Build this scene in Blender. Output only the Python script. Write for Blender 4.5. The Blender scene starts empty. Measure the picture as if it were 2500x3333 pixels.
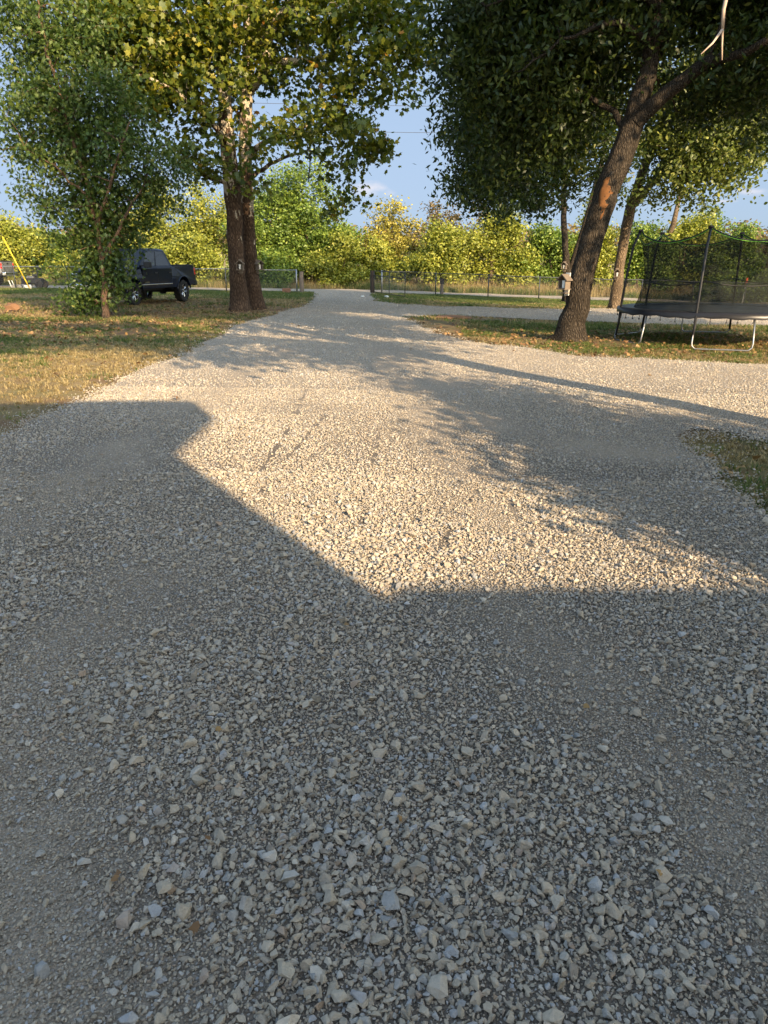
import bpy, bmesh, math, random
import numpy as np
from mathutils import Vector, Matrix
R = math.radians
random.seed(7); rng = np.random.default_rng(11)
scene = bpy.context.scene
COL = scene.collection

# ------------------------------------------------------------ camera, sky, sun
FPX, PITCH, EYE = 2311.0, R(19.24), 1.6
cam_d = bpy.data.cameras.new("camera"); cam = bpy.data.objects.new("camera", cam_d); COL.objects.link(cam)
cam_d.sensor_fit = 'VERTICAL'; cam_d.sensor_height = 36; cam_d.lens = FPX/3333*36
cam_d.clip_start = 0.05; cam_d.clip_end = 3000
cam.location = (0, 0, EYE); cam.rotation_euler = (math.pi/2-PITCH, 0, 0)
scene.camera = cam
SUN_EL, SUN_AZ = R(22), math.atan2(.51, -.86)          # the sun stands behind the viewer, to the right
TO_SUN = Vector((math.sin(SUN_AZ)*math.cos(SUN_EL), math.cos(SUN_AZ)*math.cos(SUN_EL), math.sin(SUN_EL)))
world = bpy.data.worlds.new("World"); scene.world = world; world.use_nodes = True
SKY_STRENGTH, SUN_STRENGTH, EXPOSURE = 0.15, 2.1, 2.54
def build_world():
    nt = world.node_tree; nt.nodes.clear(); N = nt.nodes.new; L = nt.links.new
    out = N('ShaderNodeOutputWorld'); bg = N('ShaderNodeBackground'); bg.inputs[1].default_value = SKY_STRENGTH
    sky = N('ShaderNodeTexSky'); sky.sky_type = 'NISHITA'; sky.sun_disc = False
    sky.sun_elevation = SUN_EL; sky.sun_rotation = SUN_AZ; sky.air_density = 1.0; sky.dust_density = 1.0; sky.ozone_density = 1.0
    tc = N('ShaderNodeTexCoord')
    # small fair weather clouds low over the horizon
    mp = N('ShaderNodeMapping'); mp.inputs['Scale'].default_value = (1, 1, 2.6)
    nz = N('ShaderNodeTexNoise'); nz.inputs['Scale'].default_value = 14; nz.inputs['Detail'].default_value = 7; nz.inputs['Roughness'].default_value = .6
    L(tc.outputs['Generated'], mp.inputs[0]); L(mp.outputs[0], nz.inputs['Vector'])
    total = None
    for px, py, wd, ht in ((1215, 612, .026, .009), (1275, 628, .015, .006), (2440, 622, .022, .005), (2350, 655, .02, .003)):
        d = ray(px, py).normalized(); az = math.atan2(d.x, d.y); el = math.asin(d.z)
        sp = N('ShaderNodeSeparateXYZ'); L(tc.outputs['Generated'], sp.inputs[0])
        a = N('ShaderNodeMath'); a.operation = 'ARCTAN2'; L(sp.outputs[0], a.inputs[0]); L(sp.outputs[1], a.inputs[1])
        def m(op, x, y=0.0, z=None):
            n = N('ShaderNodeMath'); n.operation = op
            for i, v in enumerate((x, y) if z is None else (x, y, z)):
                if hasattr(v, 'links'): L(v, n.inputs[i])
                else: n.inputs[i].default_value = v
            return n.outputs[0]
        u = m('DIVIDE', m('SUBTRACT', a.outputs[0], az), wd); v = m('DIVIDE', m('SUBTRACT', sp.outputs[2], el), ht)
        r2 = m('ADD', m('MULTIPLY', u, u), m('MULTIPLY', v, v))
        g = m('SUBTRACT', 1.25, m('SQRT', r2)); g = m('ADD', g, m('MULTIPLY', m('SUBTRACT', nz.outputs[0], .5), 4.0))
        s = N('ShaderNodeMapRange'); s.interpolation_type = 'SMOOTHSTEP'; L(g, s.inputs[0]); s.inputs[1].default_value = 0.2; s.inputs[2].default_value = 1.6; s.inputs[4].default_value = .55
        total = s.outputs[0] if total is None else m('MAXIMUM', total, s.outputs[0])
    # hazy air: the bright low sky levels off instead of burning out
    def vm(op, a, b):
        n = N('ShaderNodeVectorMath'); n.operation = op
        for i, v in enumerate((a, b)):
            if hasattr(v, 'links'): L(v, n.inputs[i])
            else: n.inputs[i].default_value = v
        return n.outputs[0]
    dt = N('ShaderNodeVectorMath'); dt.operation = 'DOT_PRODUCT'; L(tc.outputs['Generated'], dt.inputs[0]); dt.inputs[1].default_value = TO_SUN
    mr = N('ShaderNodeMapRange'); mr.interpolation_type = 'SMOOTHSTEP'; L(dt.outputs['Value'], mr.inputs[0]); mr.inputs[1].default_value = -.35; mr.inputs[2].default_value = .9; mr.inputs[3].default_value = 0; mr.inputs[4].default_value = 1
    K = vm('ADD', vm('MULTIPLY', mr.outputs[0], (13, 11.6, 9)), (.62, .83, 1.18)); soft = vm('DIVIDE', vm('MULTIPLY', sky.outputs[0], K), vm('ADD', sky.outputs[0], K))
    mix = N('ShaderNodeMix'); mix.data_type = 'RGBA'; L(total, mix.inputs[0]); L(soft, mix.inputs[6]); mix.inputs[7].default_value = (1.3, 1.15, 1.12, 1)
    L(mix.outputs[2], bg.inputs[0]); L(bg.outputs[0], out.inputs[0])
sun_d = bpy.data.lights.new("sun", 'SUN'); sun = bpy.data.objects.new("sun", sun_d); COL.objects.link(sun)
sun_d.energy = SUN_STRENGTH; sun_d.angle = R(.4); sun_d.color = (1.0, .76, .48)
sun.rotation_euler = TO_SUN.to_track_quat('Z', 'Y').to_euler(); sun.location = TO_SUN*60
scene.view_settings.view_transform = 'Standard'; scene.view_settings.look = 'None'
scene.view_settings.exposure = EXPOSURE; scene.view_settings.gamma = 1
scene.render.engine = 'CYCLES'
scene.cycles.max_bounces = 7; scene.cycles.diffuse_bounces = 3; scene.cycles.transparent_max_bounces = 12
scene.cycles.transmission_bounces = 3; scene.cycles.glossy_bounces = 2; scene.cycles.caustics_reflective = False; scene.cycles.caustics_refractive = False

# ------------------------------------------------------------ measuring helpers
def ray(px, py):
    ax = Vector((0, math.cos(PITCH), -math.sin(PITCH))); up = Vector((0, math.sin(PITCH), math.cos(PITCH)))
    return ax*FPX + Vector((1, 0, 0))*(px-1250) + up*(1666.5-py)
build_world()
def sstep(a, b, x): t = np.clip((np.asarray(x, float)-a)/(b-a), 0, 1); return t*t*(3-2*t)
def terr(x, y):
    x = np.asarray(x, float); y = np.asarray(y, float)
    xc = 40*np.tanh(x/40)
    z = -0.014*xc - 0.02*np.maximum(xc, 0)*sstep(25, 42, y)*(1-sstep(60, 90, y))
    z = z + 0.036*np.maximum(np.minimum(y, 175)-58, 0)
    near = 1-sstep(45, 60, y)
    z = z + near*(0.012*np.sin(x*1.3+.5*y)+0.012*np.sin(y*.9-x*.37+1)+.008*np.sin(2.1*x+1.7*y))*sstep(1.5, 5, y)
    return z
def W(px, py, d):
    r = ray(px, py); return Vector((0, 0, EYE)) + r*(d/r.y)
def G(px, py):
    r = ray(px, py); p = Vector((0, 0, EYE)); t = 0
    z = 0
    for _ in range(25):
        t = (z-EYE)/r.z; q = p+r*t; z = float(terr(q.x, q.y))
    return Vector((q.x, q.y, z))
def gp(x, y, dz=0): return Vector((x, y, float(terr(x, y))+dz))
_tab = rng.random((256, 256))
def vnoise(x, y, s, o=0):
    x = np.asarray(x, float)/s+o*17.3+500; y = np.asarray(y, float)/s+o*9.1+500
    xi = np.floor(x).astype(int); yi = np.floor(y).astype(int); fx = x-xi; fy = y-yi
    fx = fx*fx*(3-2*fx); fy = fy*fy*(3-2*fy)
    t = lambda a, b: _tab[a % 256, b % 256]
    return (t(xi, yi)*(1-fx)+t(xi+1, yi)*fx)*(1-fy)+(t(xi, yi+1)*(1-fx)+t(xi+1, yi+1)*fx)*fy
def poly_sd(x, y, poly):
    inside = np.zeros(x.shape, bool); d2 = np.full(x.shape, 1e18); n = len(poly)
    for i in range(n):
        x1, y1 = poly[i]; x2, y2 = poly[(i+1) % n]
        c = ((y1 > y) != (y2 > y)) & (x < (x2-x1)*(y-y1)/((y2-y1) if y2 != y1 else 1e-9)+x1); inside ^= c
        ex, ey = x2-x1, y2-y1; l2 = ex*ex+ey*ey+1e-12
        t = np.clip(((x-x1)*ex+(y-y1)*ey)/l2, 0, 1); d2 = np.minimum(d2, (x-x1-t*ex)**2+(y-y1-t*ey)**2)
    d = np.sqrt(d2); return np.where(inside, -d, d)
def line_d(x, y, pts):
    d2 = np.full(x.shape, 1e18)
    for (x1, y1), (x2, y2) in zip(pts[:-1], pts[1:]):
        ex, ey = x2-x1, y2-y1; t = np.clip(((x-x1)*ex+(y-y1)*ey)/(ex*ex+ey*ey+1e-12), 0, 1)
        d2 = np.minimum(d2, (x-x1-t*ex)**2+(y-y1-t*ey)**2)
    return np.sqrt(d2)
gxy = lambda l: [tuple(G(*p)[:2]) for p in l]
FENCE_Y = 42.5
DRIVE = [(-9, -3), (-7, 3.5)] + gxy([(0, 1440), (170, 1350), (330, 1288), (480, 1195), (600, 1150), (760, 1068), (860, 1035), (950, 1008), (1012, 988), (1022, 970)]) + \
    [(-3.9, 43.0), (-4.6, 44.4), (1.6, 44.4), (-.6, 42.6)] + gxy([(1205, 967), (1222, 981), (1290, 990), (1450, 999), (1650, 1004), (1900, 1006), (2300, 1008), (2500, 1012)]) + [(30, 24), (30, -3)]
ISLAND = gxy([(1318, 1034), (1345, 1052), (1430, 1085), (1500, 1107), (1700, 1138), (1900, 1160), (2200, 1175), (2500, 1190)]) + [(30, 11), (30, 19.5)] + gxy([(2500, 1060), (2000, 1050), (1750, 1042), (1600, 1032), (1450, 1026)])
PATCH = gxy([(2500, 1440), (2400, 1412), (2300, 1408), (2215, 1428), (2252, 1482), (2350, 1550), (2455, 1655), (2500, 1685)]) + [(5.2, 3.8), (9, 2.5), (9, 7)]
def drive_sd(x, y):
    x = np.asarray(x, float); y = np.asarray(y, float)
    sd = np.maximum(poly_sd(x, y, DRIVE), np.maximum(-poly_sd(x, y, ISLAND), -poly_sd(x, y, PATCH)))
    return sd + (vnoise(x, y, .7, 3)-.5)*.35+(vnoise(x, y, .22, 4)-.5)*.16

# ------------------------------------------------------------ object helpers
def tag(o, label=None, cat=None, group=None, kind=None):
    for k, v in (('label', label), ('category', cat), ('group', group), ('kind', kind)):
        if v: o[k] = v
    return o
def empty(name, loc=(0, 0, 0), rz=0, **kw):
    o = bpy.data.objects.new(name, None); COL.objects.link(o); o.location = loc; o.rotation_euler.z = rz
    o.empty_display_size = .1
    return tag(o, **kw)
def link(name, me, mats, parent=None, smooth=False):
    o = bpy.data.objects.new(name, me); COL.objects.link(o)
    for m in (mats if isinstance(mats, (list, tuple)) else [mats]): me.materials.append(m)
    if parent: o.parent = parent
    if smooth: me.polygons.foreach_set('use_smooth', [True]*len(me.polygons))
    return o
def np_mesh(name, V, F, attrs=None):
    """F: int array (n,k) of equal sided faces, or a list of such arrays"""
    me = bpy.data.meshes.new(name); Fs = F if isinstance(F, list) else [F]
    Fs = [np.asarray(f, np.int32) for f in Fs if len(f)]
    V = np.asarray(V, np.float32)
    me.vertices.add(len(V)); me.vertices.foreach_set('co', V.ravel())
    tot = np.concatenate([np.full(len(f), f.shape[1], np.int32) for f in Fs]); li = np.concatenate([f.ravel() for f in Fs])
    me.loops.add(len(li)); me.loops.foreach_set('vertex_index', li)
    me.polygons.add(len(tot)); st = np.concatenate([[0], np.cumsum(tot)[:-1]]).astype(np.int32)
    me.polygons.foreach_set('loop_start', st); me.polygons.foreach_set('loop_total', tot)
    for k, v in (attrs or {}).items():
        v = np.asarray(v, np.float32)
        if v.ndim == 1: a = me.attributes.new(k, 'FLOAT', 'POINT'); a.data.foreach_set('value', v)
        else: a = me.attributes.new(k, 'FLOAT_VECTOR', 'POINT'); a.data.foreach_set('vector', v.ravel())
    me.update(calc_edges=True); me.validate()
    return me
class MB:
    """collects boxes, tubes, prisms and lathes into one mesh"""
    def __init__(s): s.v = []; s.f = []
    def add(s, vs, fs): b = len(s.v); s.v += [tuple(v) for v in vs]; s.f += [tuple(i+b for i in f) for f in fs]; return s
    def box(s, c, size, rot=None):
        hx, hy, hz = [k/2 for k in size]; M = rot or Matrix.Identity(3)
        vs = [Vector(c)+M @ Vector((x*hx, y*hy, z*hz)) for z in (-1, 1) for y in (-1, 1) for x in (-1, 1)]
        return s.add(vs, [(0, 2, 3, 1), (4, 5, 7, 6), (0, 1, 5, 4), (2, 6, 7, 3), (0, 4, 6, 2), (1, 3, 7, 5)])
    def tube(s, pts, r, k=8, cap=True):
        pts = [Vector(p) for p in pts]; n = len(pts); rs = r if isinstance(r, (list, tuple)) else [r]*n; vs = []
        up = Vector((0, 0, 1)); T0 = (pts[1]-pts[0]).normalized(); ref = up if abs(T0.z) < .9 else Vector((1, 0, 0)); a = T0.cross(ref).normalized()
        for i in range(n):
            t = (pts[min(i+1, n-1)]-pts[max(i-1, 0)]).normalized(); a = (a-t*a.dot(t)).normalized(); b = t.cross(a)
            vs += [pts[i]+(a*math.cos(2*math.pi*j/k)+b*math.sin(2*math.pi*j/k))*rs[i] for j in range(k)]
        fs = [(i*k+j, i*k+(j+1) % k, (i+1)*k+(j+1) % k, (i+1)*k+j) for i in range(n-1) for j in range(k)]
        if cap: fs += [tuple(range(k))[::-1], tuple((n-1)*k+j for j in range(k))]
        return s.add(vs, fs)
    def ring(s, c, Rr, r, k=48, q=8, z=0):
        vs = []; fs = []
        for i in range(k):
            a = 2*math.pi*i/k
            for j in range(q):
                b = 2*math.pi*j/q; rr = Rr+r*math.cos(b); vs.append((c[0]+rr*math.cos(a), c[1]+rr*math.sin(a), c[2]+r*math.sin(b)))
        for i in range(k):
            for j in range(q): fs.append((i*q+j, ((i+1) % k)*q+j, ((i+1) % k)*q+(j+1) % q, i*q+(j+1) % q))
        return s.add(vs, fs)
    def lathe(s, prof, c=(0, 0, 0), axis='Z', k=24):
        vs = []; n = len(prof)
        for i in range(k):
            a = 2*math.pi*i/k
            for r, h in prof:
                p = (r*math.cos(a), r*math.sin(a), h)
                if axis == 'Y': p = (p[0], p[2], p[1])
                vs.append((p[0]+c[0], p[1]+c[1], p[2]+c[2]))
        fs = [(i*n+j, ((i+1) % k)*n+j, ((i+1) % k)*n+j+1, i*n+j+1) for i in range(k) for j in range(n-1)]
        return s.add(vs, fs)
    def prism(s, poly, a, b, axis='Y'):
        n = len(poly); mk = {'Y': lambda u, w, t: (u, t, w), 'X': lambda u, w, t: (t, u, w), 'Z': lambda u, w, t: (u, w, t)}[axis]
        vs = [mk(u, w, a) for u, w in poly]+[mk(u, w, b) for u, w in poly]
        fs = [tuple(range(n)), tuple(range(2*n-1, n-1, -1))]+[(i, i+n, (i+1) % n+n, (i+1) % n) for i in range(n)]
        return s.add(vs, fs)
    def build(s, name, mat, parent=None, smooth=False, bevel=0, seg=2):
        me = bpy.data.meshes.new(name); me.from_pydata(s.v, [], s.f); bm = bmesh.new(); bm.from_mesh(me)
        bmesh.ops.recalc_face_normals(bm, faces=bm.faces); bm.to_mesh(me); bm.free()
        o = link(name, me, mat, parent, smooth)
        if bevel:
            m = o.modifiers.new('bevel', 'BEVEL'); m.width = bevel; m.segments = seg; m.limit_method = 'ANGLE'; m.angle_limit = R(35)
        return o

# ------------------------------------------------------------ materials
class NT:
    def __init__(s, name):
        s.m = bpy.data.materials.new(name); s.m.use_nodes = True; s.t = s.m.node_tree; s.t.nodes.clear()
        s.out = s.N('ShaderNodeOutputMaterial')
    def N(s, k, **kw):
        n = s.t.nodes.new(k)
        for a, b in kw.items(): setattr(n, a, b)
        return n
    def L(s, a, b): s.t.links.new(a, b)
    def set(s, sock, v):
        if hasattr(v, 'links'): s.L(v, sock)
        else: sock.default_value = v
    def coord(s, scale=(1, 1, 1), kind='Object'):
        tc = s.N('ShaderNodeTexCoord'); mp = s.N('ShaderNodeMapping'); mp.inputs['Scale'].default_value = scale
        s.L(tc.outputs[kind], mp.inputs[0]); return mp.outputs[0]
    def noise(s, vec, scale, detail=4, rough=.55): 
        n = s.N('ShaderNodeTexNoise'); s.L(vec, n.inputs['Vector']); n.inputs['Scale'].default_value = scale
        n.inputs['Detail'].default_value = detail; n.inputs['Roughness'].default_value = rough; return n.outputs[0]
    def voro(s, vec, scale, feat='F1', out=0, rnd=1):
        n = s.N('ShaderNodeTexVoronoi', feature=feat); s.L(vec, n.inputs['Vector']); n.inputs['Scale'].default_value = scale
        n.inputs['Randomness'].default_value = rnd; return n.outputs[out]
    def ramp(s, fac, stops, interp='LINEAR'):
        n = s.N('ShaderNodeValToRGB'); s.set(n.inputs[0], fac); n.color_ramp.interpolation = interp
        el = n.color_ramp.elements
        while len(el) < len(stops): el.new(.5)
        for e, (p, c) in zip(el, stops): e.position = p; e.color = (*c, 1) if len(c) == 3 else c
        return n.outputs[0]
    def mix(s, fac, a, b, mode='MIX'):
        n = s.N('ShaderNodeMix', data_type='RGBA', blend_type=mode)
        for i, v in ((0, fac), (6, a), (7, b)):
            if isinstance(v, tuple) and len(v) == 3: v = (*v, 1)
            s.set(n.inputs[i], v)
        return n.outputs[2]
    def math(s, op, a, b=0.0, clamp=False):
        n = s.N('ShaderNodeMath', operation=op, use_clamp=clamp); s.set(n.inputs[0], a); s.set(n.inputs[1], b); return n.outputs[0]
    def attr(s, name, out=2): n = s.N('ShaderNodeAttribute', attribute_name=name); return n.outputs[out]
    def bump(s, h, strength=.5, dist=.02):
        n = s.N('ShaderNodeBump'); s.L(h, n.inputs['Height']); n.inputs['Strength'].default_value = strength; n.inputs['Distance'].default_value = dist; return n.outputs[0]
    def pbr(s, col, rough=.8, metal=0, normal=None, spec=.3, coat=0):
        p = s.N('ShaderNodeBsdfPrincipled')
        if isinstance(col, tuple): col = (*col, 1) if len(col) == 3 else col
        s.set(p.inputs['Base Color'], col); s.set(p.inputs['Roughness'], rough); s.set(p.inputs['Metallic'], metal)
        p.inputs['Specular IOR Level'].default_value = spec; p.inputs['Coat Weight'].default_value = coat; p.inputs['Coat Roughness'].default_value = .04
        if normal: s.L(normal, p.inputs['Normal'])
        s.L(p.outputs[0], s.out.inputs[0]); return p
def simple(name, col, rough=.7, metal=0, spec=.3, coat=0, var=.25, vs=9, bump=.15):
    t = NT(name); v = t.coord(); n = t.noise(v, vs, 5)
    c = t.mix(n, tuple(k*(1-var) for k in col), tuple(min(1, k*(1+var)) for k in col))
    t.pbr(c, rough, metal, t.bump(t.noise(v, vs*5, 3), bump, .004) if bump else None, spec, coat); return t.m
M = {}
def ground_mat():
    t = NT('lawn_soil'); v = t.coord(); z = t.attr('zone', 1); sep = t.N('ShaderNodeSeparateXYZ'); t.L(z, sep.inputs[0])
    n1 = t.noise(v, .9, 6, .65); n2 = t.noise(v, 9, 6, .7); n3 = t.noise(v, 60, 4, .7)
    tan = t.mix(n3, (.17, .115, .05), (.42, .32, .165)); grn = t.mix(n3, (.03, .055, .012), (.10, .155, .04)); dirt = t.mix(n2, (.10, .055, .03), (.30, .185, .11))
    g = t.math('ADD', sep.outputs[0], t.math('MULTIPLY', t.math('SUBTRACT', t.math('ADD', t.math('MULTIPLY', n1, .6), t.math('MULTIPLY', n2, .4)), .5), 2.6), True)
    d = t.math('ADD', sep.outputs[1], t.math('MULTIPLY', t.math('SUBTRACT', t.noise(v, 1.7, 6, .7), .5), 3.0), True)
    c = t.mix(g, tan, grn); c = t.mix(d, c, dirt)
    far = t.mix(t.noise(t.coord((1, .25, 1)), .35, 5), (.19, .145, .07), (.30, .235, .125)); c = t.mix(sep.outputs[2], c, far)
    t.pbr(c, .95, 0, t.bump(t.math('ADD', n2, n3), .9, .03), .1); return t.m
def drive_mat(name='driveway_fines', tint=1.0):
    t = NT(name); v = t.coord(); tr = t.attr('track')
    vo = t.N('ShaderNodeTexVoronoi', feature='F1'); t.L(v, vo.inputs['Vector']); vo.inputs['Scale'].default_value = 75
    vb = t.N('ShaderNodeTexVoronoi', feature='F1'); t.L(v, vb.inputs['Vector']); vb.inputs['Scale'].default_value = 150
    peb = t.N('ShaderNodeSeparateColor'); t.L(vo.outputs['Color'], peb.inputs[0])
    fin = t.N('ShaderNodeSeparateColor'); t.L(vb.outputs['Color'], fin.inputs[0])
    c = t.ramp(peb.outputs[0], [(0, (.14, .12, .095)), (.35, (.25, .22, .175)), (.7, (.38, .33, .265)), (1, (.52, .46, .38))])
    c2 = t.ramp(fin.outputs[0], [(0, (.18, .145, .105)), (.5, (.33, .27, .20)), (1, (.50, .42, .325))])
    c = t.mix(t.math('MULTIPLY', tr, .7, True), c, c2)
    n = t.noise(v, 1.1, 6, .6); c = t.mix(t.math('MULTIPLY', n, .5), c, (.36*tint, .285*tint, .205*tint))
    c = t.mix(t.attr('crev_shade'), c, (.135, .115, .095))  # shade of the gaps between coarse stones, painted into the ground colour
    h = t.math('SUBTRACT', 1, t.math('ADD', vo.outputs['Distance'], t.math('MULTIPLY', vb.outputs['Distance'], .6)))
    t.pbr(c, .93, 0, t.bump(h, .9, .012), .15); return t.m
def rock_mat():
    t = NT('crushed_limestone'); oi = t.N('ShaderNodeObjectInfo'); v = t.coord(); r = oi.outputs['Random']
    c = t.ramp(r, [(0, (.27, .235, .19)), (.13, (.38, .33, .26)), (.3, (.45, .385, .295)), (.48, (.39, .33, .25)), (.62, (.49, .42, .325)), (.74, (.31, .31, .30)), (.86, (.55, .48, .38)), (.94, (.38, .385, .39)), (1, (.38, .28, .19))])
    off = t.N('ShaderNodeVectorMath', operation='ADD'); t.L(v, off.inputs[0]); cm = t.N('ShaderNodeCombineXYZ'); t.L(t.math('MULTIPLY', r, 37), cm.inputs[0]); t.L(t.math('MULTIPLY', r, 91), cm.inputs[1]); t.L(cm.outputs[0], off.inputs[1])
    n = t.noise(off.outputs[0], 2.2, 5, .7); c = t.mix(1.0, c, t.ramp(n, [(.25, (.78, .77, .76)), (.5, (.98, .98, .97)), (.75, (1.15, 1.13, 1.1))]), 'MULTIPLY')
    t.pbr(c, .9, 0, t.bump(t.noise(off.outputs[0], 4, 4, .6), .3, .06), .2); return t.m
def bark_mat(name, dark, light, ridge=(26, 26, 5), pale=None, pale_z=0, bump=1.0):
    t = NT(name); v = t.coord(ridge); g = t.coord()
    w = t.N('ShaderNodeVectorMath', operation='ADD'); t.L(v, w.inputs[0])
    nn = t.N('ShaderNodeTexNoise'); t.L(g, nn.inputs['Vector']); nn.inputs['Scale'].default_value = 4; t.L(nn.outputs[1], w.inputs[1])
    vo = t.voro(w.outputs[0], 1.0, 'DISTANCE_TO_EDGE'); h = t.math('ADD', t.math('MINIMUM', t.math('MULTIPLY', vo, 2.6), 1), t.math('MULTIPLY', t.noise(v, 2, 6, .7), .6))
    c = t.mix(t.math('MULTIPLY', h, .8, True), dark, light)
    c = t.mix(1.0, c, t.ramp(t.noise(g, 1.6, 5), [(.3, (.65, .62, .58)), (.7, (1.2, 1.15, 1.08))]), 'MULTIPLY')
    if pale:
        sp = t.N('ShaderNodeSeparateXYZ'); t.L(g, sp.inputs[0])
        f = t.math('ADD', t.math('DIVIDE', t.math('SUBTRACT', sp.outputs[2], pale_z), 5.0), t.math('MULTIPLY', t.math('SUBTRACT', t.noise(t.coord((1, 1, .45)), 5.5, 4, .6), .5), 4.2))
        f = t.ramp(f, [(.42, (0, 0, 0)), (.5, (1, 1, 1))]); c = t.mix(f, c, t.mix(t.noise(g, 9, 4), tuple(k*.7 for k in pale), pale))
    t.pbr(c, .95, 0, t.bump(h, bump, .03), .1); return t.m
def leaf_mat(name, stops, trans=.35, gloss=.35):
    t = NT(name); c = t.ramp(t.attr('v'), stops)
    d = t.N('ShaderNodeBsdfPrincipled'); t.L(c, d.inputs['Base Color']); d.inputs['Roughness'].default_value = .45; d.inputs['Specular IOR Level'].default_value = gloss
    tr = t.N('ShaderNodeBsdfTranslucent'); hs = t.N('ShaderNodeHueSaturation'); hs.inputs['Saturation'].default_value = 1.15; hs.inputs['Value'].default_value = 1.3; t.L(c, hs.inputs['Color']); t.L(hs.outputs[0], tr.inputs[0])
    mx = t.N('ShaderNodeMixShader'); mx.inputs[0].default_value = trans; t.L(d.outputs[0], mx.inputs[1]); t.L(tr.outputs[0], mx.inputs[2]); t.L(mx.outputs[0], t.out.inputs[0]); return t.m
def net_mat():
    t = NT('net_mesh'); d = t.N('ShaderNodeBsdfDiffuse'); d.inputs[0].default_value = (.02, .022, .02, 1); tr = t.N('ShaderNodeBsdfTransparent')
    mx = t.N('ShaderNodeMixShader'); n = t.noise(t.coord((1, 1, 1)), 1.2, 3); t.L(t.ramp(n, [(.3, (.5, .5, .5)), (.7, (.68, .68, .68))]), mx.inputs[0])
    t.L(tr.outputs[0], mx.inputs[1]); t.L(d.outputs[0], mx.inputs[2]); t.L(mx.outputs[0], t.out.inputs[0]); return t.m
M['ground'] = ground_mat(); M['drive'] = drive_mat(); M['rock'] = rock_mat()
M['syc_bark'] = bark_mat('sycamore_bark', (.022, .014, .010), (.13, .09, .065), (16, 16, 6), (.50, .43, .33), 3.0, .8)
M['bark'] = bark_mat('furrowed_bark', (.018, .015, .012), (.105, .088, .070), (30, 30, 7), bump=1.3)
M['bark2'] = bark_mat('grey_bark', (.04, .03, .022), (.26, .20, .14), (22, 22, 6))
M['thin_bark'] = bark_mat('young_bark', (.05, .032, .022), (.20, .135, .095), (40, 40, 9), bump=.5)
M['syc'] = leaf_mat('sycamore_leaf', [(0, (.030, .055, .010)), (.4, (.085, .115, .016)), (.72, (.20, .20, .025)), (.93, (.33, .28, .035)), (1, (.36, .17, .03))])
M['maple'] = leaf_mat('silver_maple_leaf', [(0, (.030, .060, .012)), (.45, (.065, .105, .022)), (.8, (.13, .17, .035)), (1, (.24, .25, .07))])
M['ash'] = leaf_mat('ash_leaf', [(0, (.014, .028, .006)), (.5, (.040, .062, .013)), (.8, (.105, .13, .025)), (1, (.24, .23, .05))])
M['cotton'] = leaf_mat('pale_leaf', [(0, (.035, .055, .012)), (.5, (.115, .145, .03)), (1, (.3, .31, .08))])
M['b_green'] = leaf_mat('hedge_green_leaf', [(0, (.04, .075, .014)), (.5, (.155, .225, .038)), (1, (.34, .39, .07))], .3)
M['b_lime'] = leaf_mat('hedge_lime_leaf', [(0, (.07, .09, .016)), (.5, (.26, .285, .045)), (1, (.5, .46, .09))], .3)
M['b_gold'] = leaf_mat('hedge_gold_leaf', [(0, (.09, .09, .02)), (.5, (.36, .32, .06)), (1, (.54, .44, .1))], .3)
M['b_rust'] = leaf_mat('far_rust_leaf', [(0, (.05, .05, .02)), (.5, (.16, .12, .05)), (1, (.25, .17, .08))], .3)
M['wood'] = simple('weathered_wood', (.16, .125, .095), .9, vs=14, bump=.5)
M['wood_dark'] = simple('dark_wood', (.05, .037, .028), .9, vs=14, bump=.5)
M['cut_wood'] = simple('torn_heartwood', (.12, .05, .014), .85, var=.85, vs=8, bump=.9)
M['galv'] = simple('galvanised_steel', (.27, .275, .28), .42, .8, bump=0, var=.15)
M['steel_dark'] = simple('dark_fence_pipe', (.06, .065, .07), .5, .5, bump=0)
M['black'] = simple('black_plastic', (.018, .018, .02), .5, bump=0)
M['pole_pad'] = simple('black_pole_sleeve', (.015, .015, .017), .35, bump=.1)
M['green_rope'] = simple('lime_rope', (.16, .40, .05), .6, bump=0)
M['matblk'] = simple('trampoline_mat_weave', (.035, .037, .042), .42, spec=.5, bump=.1, vs=3)
M['rubber'] = simple('tyre_rubber', (.022, .021, .02), .85, bump=.3)
M['chrome'] = simple('bright_wheel_metal', (.62, .62, .64), .22, 1, bump=0, var=.1)
M['navy'] = simple('slate_blue_car_paint', (.005, .010, .026), .3, .0, .05, .45, var=.06, bump=0)
M['silver'] = simple('dusty_grey_car_paint', (.16, .155, .15), .4, .3, .5, .4, var=.2, bump=0)
M['glass'] = simple('tinted_glass', (.004, .005, .006), .04, 0, .7, 0, bump=0)
M['redlens'] = simple('red_lens', (.55, .015, .012), .15, 0, .6, 1, bump=0)
M['lens'] = simple('clear_lens', (.55, .55, .55), .12, .3, .6, 1, bump=0)
M['yellow'] = simple('yellow_guard_plastic', (.72, .47, .03), .5, bump=0, var=.1)
M['white'] = simple('sun_bleached_white', (.68, .66, .6), .7)
M['orange'] = simple('orange_marker', (.75, .13, .04), .5)
M['siding'] = simple('tan_siding', (.40, .36, .30), .8)
M['shingle'] = simple('grey_shingles', (.09, .085, .08), .95, vs=20)
M['brick'] = simple('red_brown_brick', (.23, .115, .07), .9)
M['stone'] = simple('orange_sandstone', (.17, .09, .045), .9, vs=5, bump=.5)
M['wire'] = simple('line_wire', (.05, .05, .055), .5, bump=0)
M['net'] = net_mat()
M['grassblade'] = leaf_mat('grass_blade', [(0, (.045, .085, .018)), (.5, (.09, .13, .03)), (1, (.2, .2, .06))], .3, .2)
M['dryblade'] = leaf_mat('dry_blade', [(0, (.16, .12, .05)), (.5, (.30, .23, .1)), (1, (.46, .36, .18))], .3, .2)
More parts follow.
